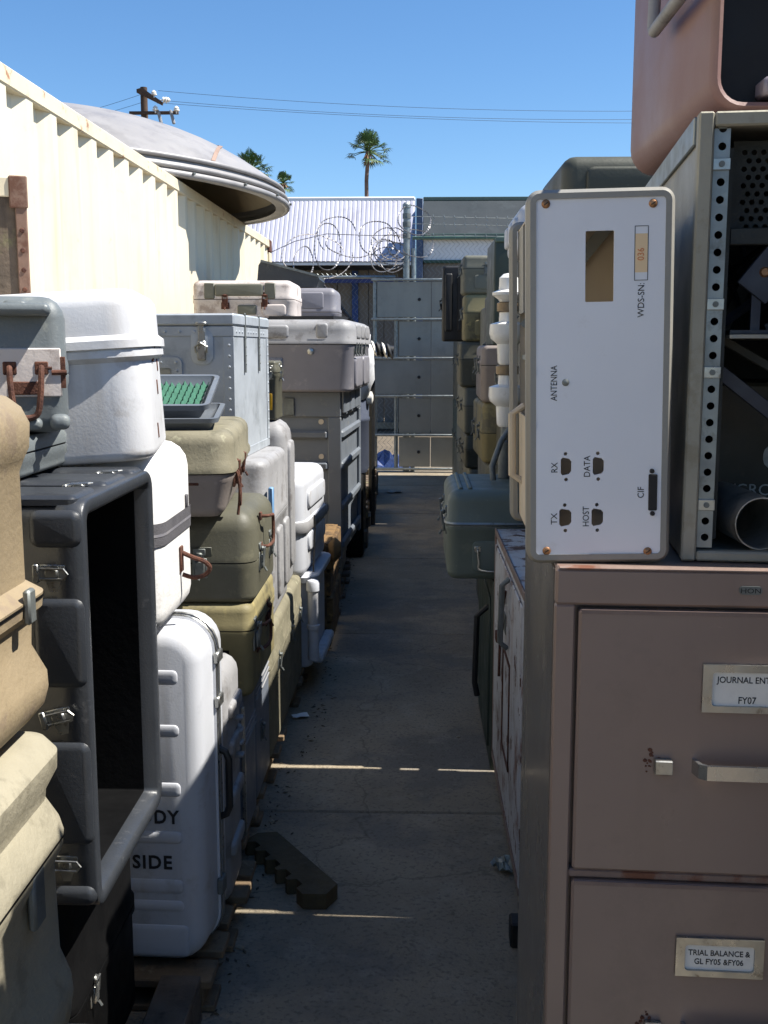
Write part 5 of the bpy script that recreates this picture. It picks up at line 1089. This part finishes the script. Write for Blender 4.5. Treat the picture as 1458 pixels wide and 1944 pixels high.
skid = emptyobj('skid', (.325, 2.2, 0)); tag(skid, 'dark timber skid with blocks at the foot of the filing cabinet', 'skid')
for y in (-.75, -.55, -.3, -.05, .15, .45): MB(Matrix.Translation((-.02, y, 0))).box(-.05, .02, -.03, .03, 0, .07, .005).build('block', black, skid, 0)
MB().box(-.045, .0, -.9, .5, .071, .09, .003).build('rail', black, skid, 0)

# --- rusty white steel cabinet
rw_ = mat('rusty white enamel', (196, 196, 198), .5, var=.12, vs_=4, dirt=[((150, 140, 132), .6, 8, .54), ((112, 64, 38), .85, 5, .56)], chips=((84, 50, 34), .95, 11, .57), streak=((150, 112, 84), .45, 12), bump=.15, bs=80)
wcb = Case('steel_cabinet', 'rusty white enamel steel cabinet standing low against the alley edge', 'cabinet', .292, 2.76, .6, 1.03, .07, .845, rw_, r=.008, rb=.004, rt=.004, side='L')
LF = wcb.fr('L')
MB(LF).box(-.515, .515, .0, .022, 0, .006, .002).build('edge_frame', rustedge, wcb.root, 0); MB(LF).box(-.515, .515, .825, .849, 0, .006, .002).build('edge_frame', rustedge, wcb.root, 0)
for u in (-.515, .493): MB(LF).box(u, u + .022, .024, .823, 0, .006, .002).build('edge_frame', rw_ if u > 0 else rustedge, wcb.root, 0)
MB(LF).box(-.46, .47, .05, .80, .001, .007, .003).build('door', rw_, wcb.root, 0)
sheet([(-.06, .22), (.18, .22), (.18, .55), (-.06, .55)], [[(-.05, .23), (.17, .23), (.17, .54), (-.05, .54)]], .004, LF @ Matrix.Translation((0, 0, .009)), rust, wcb.root, 'label_border')
MB(LF).box(-.05, .02, .60, .66, .007, .009).build('label_patch', dgalv, wcb.root, 0)
MB(LF).tube([(.12, .80, .008), (.12, .78, .03), (.10, .60, .032), (.10, .58, .01)], .009, 8).build('door_handle', dgalv, wcb.root)
MB(LF).tube([(-.14, .70, .01), (-.14, .42, .014)], .005, 6).build('latch_rod', rust, wcb.root); MB(LF).box(-.20, -.14, .53, .56, .007, .025, .003).build('hasp', rust, wcb.root)
MB(LF).tube([(.02, .74, .012), (.0, .66, .02), (-.06, .60, .012)], .006, 6).build('wire_clip', rust, wcb.root)
for q in ((-.48, -.36), (.36, .48)): MB().box(-.28, .28, q[0], q[1], -.07, -.002).build('foot_rail', rustedge, wcb.root, 0)
# cases on it, carrying the dark olive case
zt = .917
c = Case('equipment_case', 'grey green case standing on the white steel cabinet', 'case', .40, 2.767, .55, 1.02, zt, .40, ggreen, seam=.6, r=.03, side='L'); c.latch('L', 0, .24)
c = Case('equipment_case', 'dark green case hidden between the grey green and dark olive cases', 'case', .40, 2.767, .55, 1.02, zt + .402, .42, dgreen, seam=.6, r=.03, side='L'); c.latch('L', 0, .25)
z6 = at(1130, 293, 2.85).z
c = Case('equipment_case', 'dark olive moulded case with rounded lid behind the white instrument panel', 'case', at(1068, 330, 2.85).x, 2.85, .6, .5, zt + .824, z6 - zt - .824, olive2, seam=.55, r=.04, rb=.02, rt=.035, side='L', lip=.01)
c.pillow('F', -.24, .24, c.hb + .03, c.h - .03, .01, .02, name='lid_panel')
c = Case('equipment_case', 'grey stub box sticking out low beneath the dark olive case', 'case', at(1042, 350, 2.75).x, 2.72, .3, .1, zt + .824, .10, dkgrey, r=.01, side='L')
for u in (0,): pass

# --- grey green case overhanging the alley, on a dark green locker
lk = Case('locker', 'dark green locker with lever under the grey green overhanging case', 'locker', .285, 3.825, .6, .772, .0, .71, dgreen, r=.012, rb=.006, rt=.006, side='L')
lk.pad('L', -.3, .3, .06, .64, .008, name='door', b=.004)
for (x_, z_) in ((.52, .70), (.50, .88)): MB().box(x_ - .262 - .3 - .02, x_ - .262 - .3 + .025, -.425, -.388, z_, z_ + .05, .004).build('strip_break_bar', black, lk.root, 0)  # added bars across the gap that break up the sun strip
MB(lk.fr('L')).tube([(.28, .60, .008), (.28, .56, .05), (.27, .30, .055), (.27, .25, .045)], .011, 8).build('lever', black, lk.root)
gg = Case('equipment_case', 'grey green metal case with sunlit lid edge and wire handle overhanging the alley', 'case', .120, 3.86, .30, .56, .712, .33, ggreen, seam=.60, r=.045, rb=.03, rt=.045, side='L', lip=.006, gasket=galv)
gg.bail('F', .03, .115, .14, .075, .02, .004, steel); gg.pillow('F', -.06, .11, .03, .145, .004, .02, name='handle_recess')
for u in (-.16, .16): gg.latch('L', u, .205, 1.5, dgalv); 
for u in (-.11, -.075): MB(gg.fr('T')).box(u, u + .016, -.24, .24, -.003, .007, .004).build('lid_rib', ggreen, gg.root)
MB().rloft(.30, .56, .045, [(.20, .007), (.207, .011), (.214, .007)], cap=(False, False)).build('metal_rail', galv, gg.root)
MB(gg.fr('F')).tube([(.12, .32, .004), (.125, .30, .02), (.12, .25, .012)], .008, 8).build('lid_stay', rust, gg.root)

# --- porcelain insulators standing on it
def insulator(x, y, z, label, k=1.0, stages=2):
    o = emptyobj('porcelain_insulator', (x, y, z)); tag(o, label, 'insulator', 'tall porcelain insulators')
    MB().lathe([(.03, 0), (.03, .14), (.022, .15), (.022, .20)], 20).build('stem', dgalv, o)
    zz = .20
    for s_ in range(stages):
        MB().lathe([(.030, zz), (.038, zz + .01), (.042, zz + .08), (.066, zz + .10), (.072, zz + .12), (.070, zz + .155), (.055, zz + .16), (.036, zz + .165), (.034, zz + .20)], 28).build('shed', porcelain, o)
        MB().lathe([(.036, zz + .20), (.044, zz + .205), (.044, zz + .235), (.036, zz + .24)], 24).build('collar', brass, o); zz += .24
    MB().lathe([(.034, zz), (.040, zz + .01), (.062, zz + .025), (.064, zz + .035), (.038, zz + .045), (.036, zz + .09), (.02, zz + .105), (.004, zz + .108)], 28).build('cap', porcelain, o)
    return o
insulator(.358, 4.24, 1.044, 'stack of white porcelain insulator sheds with brass collars on the grey green case')
tub = emptyobj('metal_tube', (.33, 4.12, 1.044)); tag(tub, 'bent grey steel tube leaning by the porcelain insulator', 'tube')
MB().tube([(-.03, -.02, .006), (-.035, -.02, .06), (.0, .02, .15), (.05, .05, .22)], .012, 10).build('tube', dgalv, tub)

# --- stacks further back on the right
def stack(x, y, w, d, zs, specs, side='L'):
    z = zs[0]
    for (h, m_, lab, sm, dx, rz) in specs:
        c = Case('equipment_case', lab, 'case', x + dx, y, w, d, z + .001, h - .002, m_, seam=sm, r=.035, rb=.025, rt=.03, side=side, rz=rz, lip=.004)
        if sm:
            for u in (-d * .25, d * .25): c.latch('L', u, c.hb, 1.5, dgalv)
            c.latch('F', -w * .2, c.hb, 1.5, dgalv)
            c.pillow('F', -w * .36, w * .1, h * .12, h * sm * .75, .006, .02, name='panel')
        z += h
    return z
zC = stack(.44, 4.599, .6, .957, [0], [(.72, olive, 'large olive case at ground level behind the dark green locker', .6, 0, 0), (.66, dgreen, 'tall dark green case second from ground behind the insulator', .7, .02, 0), (.58, olive2, 'dark olive case under the white ridged case', .6, .03, 0)])
wr = Case('equipment_case', 'white ridged plastic case in full sun above the instrument', 'case', .44, 4.76, .5, .6, zC + .001, at(985, 385, 4.8).z - zC, whitemold, seam=.5, r=.05, rb=.03, rt=.06, side='L', gasket=slate)
for u in (-.2, 0, .2): wr.pillow('L', u - .06, u + .06, .05, wr.h - .06, .016, .02)
zs = [at(930, y, 6.0).z for y in (880, 765, 655, 452)]
stack(.375, 6.0, .6, .75, [0], [(zs[0], greyolive, 'grey olive case on the ground in the dark green tower', .6, .02, 0), (zs[1] - zs[0], yolive, 'yellow olive case second from ground in the dark green tower', .5, .0, 1), (zs[2] - zs[1], pgrey, 'pinkish grey case directly below the tall dark green box', .65, -.01, -1)])
tg = Case('equipment_case', 'tall scratched dark green box topping its tower', 'case', at(938, 560, 6.0).x, 6.02, .55, .6, zs[2] + .001, zs[3] - zs[2], dgreen, r=.01, rb=.005, rt=.006, side='L')
tg.pad('F', -.272, .27, tg.h - .02, tg.h + .006, .012, trimg, 'lid_rim', .004); tg.hinge('F', -.12, tg.h - .06, 1.6, steel); tg.hinge('F', .12, tg.h - .06, 1.6, steel)
zs = [at(915, y, 8.5).z for y in (890, 825, 735, 648, 558, 484)]
stack(.365, 8.5, .7, .95, [0], [(zs[0], greyolive, 'grey olive case at the foot of the furthest tower', .55, .06, 0), (zs[1] - zs[0], olive2, 'dark olive case second from ground in the furthest tower', .55, .03, 0), (zs[2] - zs[1], greyolive, 'grey olive case third from ground in the furthest tower', .6, .02, 1), (zs[3] - zs[2], olive, 'plain olive case fourth from ground in the furthest tower', .6, -.02, -1)])
stack(.375, 8.5, .62, .34, [zs[3]], [(zs[4] - zs[3], yolive, 'yellowed olive case second from top of the furthest tower', .6, 0, 0), (zs[5] - zs[4], greyolive, 'grey case with pale patch topping the furthest tower', .65, -.01, 1)])
bk2 = Case('equipment_case', 'black ribbed case standing upright and jutting out of the furthest tower', 'case', at(840, 580, 8.95).x, 8.95, .62, .24, zs[3] + .002, at(860, 505, 8.95).z - zs[3], black, r=.03, rb=.02, rt=.02, side='L')
for u in (-.26, -.16): bk2.pillow('F', u - .03, u + .03, .08, bk2.h - .06, .02, .015)
bk2.latch('L', 0, .3, 1.5, black)
stack(.45, 5.555, .6, .444, [0], [(.9, olive2, 'added narrow dark olive case closing a sun gap in front of the dark green tower', .6, 0, 0), (.8, olive, 'added narrow olive case, second up, closing a sun gap in front of the dark green tower', .6, 0, 0)])  # filler pile added so no sun slips between the stacks
stack(.48, 6.75, .7, .89, [0], [(1.0, olive, 'deep olive case standing between the two towers', .6, 0, 0), (.9, olive2, 'dark olive case on the deep olive case between the towers', .6, 0, 0)])
stack(.50, 7.64, .7, .84, [0], [(.9, dgreen, 'dark green case at ground level touching the furthest tower', .6, 0, 0), (.95, greyolive, 'grey olive case on the dark green one touching the furthest tower', .6, 0, 0)])
stack(.46, 9.47, .7, 1.2, [0], [(.85, olive2, 'wide dark olive case on the ground behind the furthest tower', .6, 0, 0), (.75, dgreen, 'dark green case second from ground behind the furthest tower', .6, 0, 0)])
stack(.46, 10.68, .7, 1.2, [0], [(.9, greyolive, 'grey olive case standing two places from the gate', .6, 0, 0), (.75, olive, 'olive case on the grey olive case two places from the gate', .6, 0, 0)])
stack(.46, 11.89, .7, 1.25, [0], [(.95, dgreen, 'dark green case standing right beside the gate', .6, 0, 0), (.75, olive2, 'dark olive case on top of the one right beside the gate', .6, 0, 0)])

# --- added locker and case outside the view, put in to shade the tan cases
tlk = Case('locker', 'added tall grey locker out of view, shading the tan cases', 'locker', .53, .35, .45, .74, 0, 2.15, mgrey, r=.006, rb=.004, rt=.004, side='L')
c = Case('equipment_case', 'added grey case out of view, raising the shade of the tall locker', 'case', .53, .36, .45, .72, 2.151, .46, mgrey, seam=.6, r=.03, side='L')
tlk.pad('L', -.34, .34, .06, 2.1, .006, name='door', b=.002)

# --- litter along the foot of the left row
rnd = random.Random(21); b = MB()
for i in range(420):
    y = rnd.uniform(1.6, 12.5); x = -.50 + abs(rnd.gauss(0, .045)) + (.06 if 3.9 < y < 5.4 else .0)
    s = rnd.uniform(.002, .009) * (1.3 if y > 6 else 1); a = rnd.uniform(0, 6.28); h = rnd.uniform(.001, .005)
    c_, s_ = math.cos(a) * s, math.sin(a) * s
    b.add([(x + c_ * 1.8, y + s_ * 1.8, .003), (x - s_ * .6, y + c_ * .6, .003), (x - c_ * 1.5, y - s_ * 1.5, .003), (x + s_ * .7, y - c_ * .7, .003), (x, y, .003 + h)], [(0, 1, 4), (1, 2, 4), (2, 3, 4), (3, 0, 4), (0, 3, 2, 1)])
for i in range(40):
    y = rnd.uniform(1.6, 12.5); x = rnd.uniform(-.45, .28); s = rnd.uniform(.0012, .004); a = rnd.uniform(0, 6.28); c_, s_ = math.cos(a) * s, math.sin(a) * s
    b.add([(x + c_ * 1.8, y + s_ * 1.8, .003), (x - s_ * .6, y + c_ * .6, .003), (x - c_ * 1.5, y - s_ * 1.5, .003), (x + s_ * .7, y - c_ * .7, .003), (x, y, .005)], [(0, 1, 4), (1, 2, 4), (2, 3, 4), (3, 0, 4), (0, 3, 2, 1)])
lt = b.build('litter', mat('dead leaf litter', (92, 80, 62), .95, var=.5, vs_=40, bump=0), None, 0); tag(lt, 'scattered dark grit and leaf crumbs along the foot of the cases', 'litter', kind='stuff')

# --- added piles behind the camera, out of view, put in to darken the left row
for (x, y, d, hs_, ms_, who) in ((-.60, -.10, .85, (.75, .70), (olive2, mgrey), 'left row just behind the viewpoint'), (-.60, -1.15, 1.0, (.8, .7), (ggreen, olive2), 'left row further behind the viewpoint')):
    z = 0
    for h, m_, lv in zip(hs_, ms_, ('bottom', 'top')):
        c = Case('equipment_case', 'added shade-casting equipment case, %s of the pile in the %s' % (lv, who), 'case', x, y, .6, d, z + .001, h - .002, m_, seam=.6, r=.03); c.latch('F', 0, c.hb, 1.4, dgalv); z += h
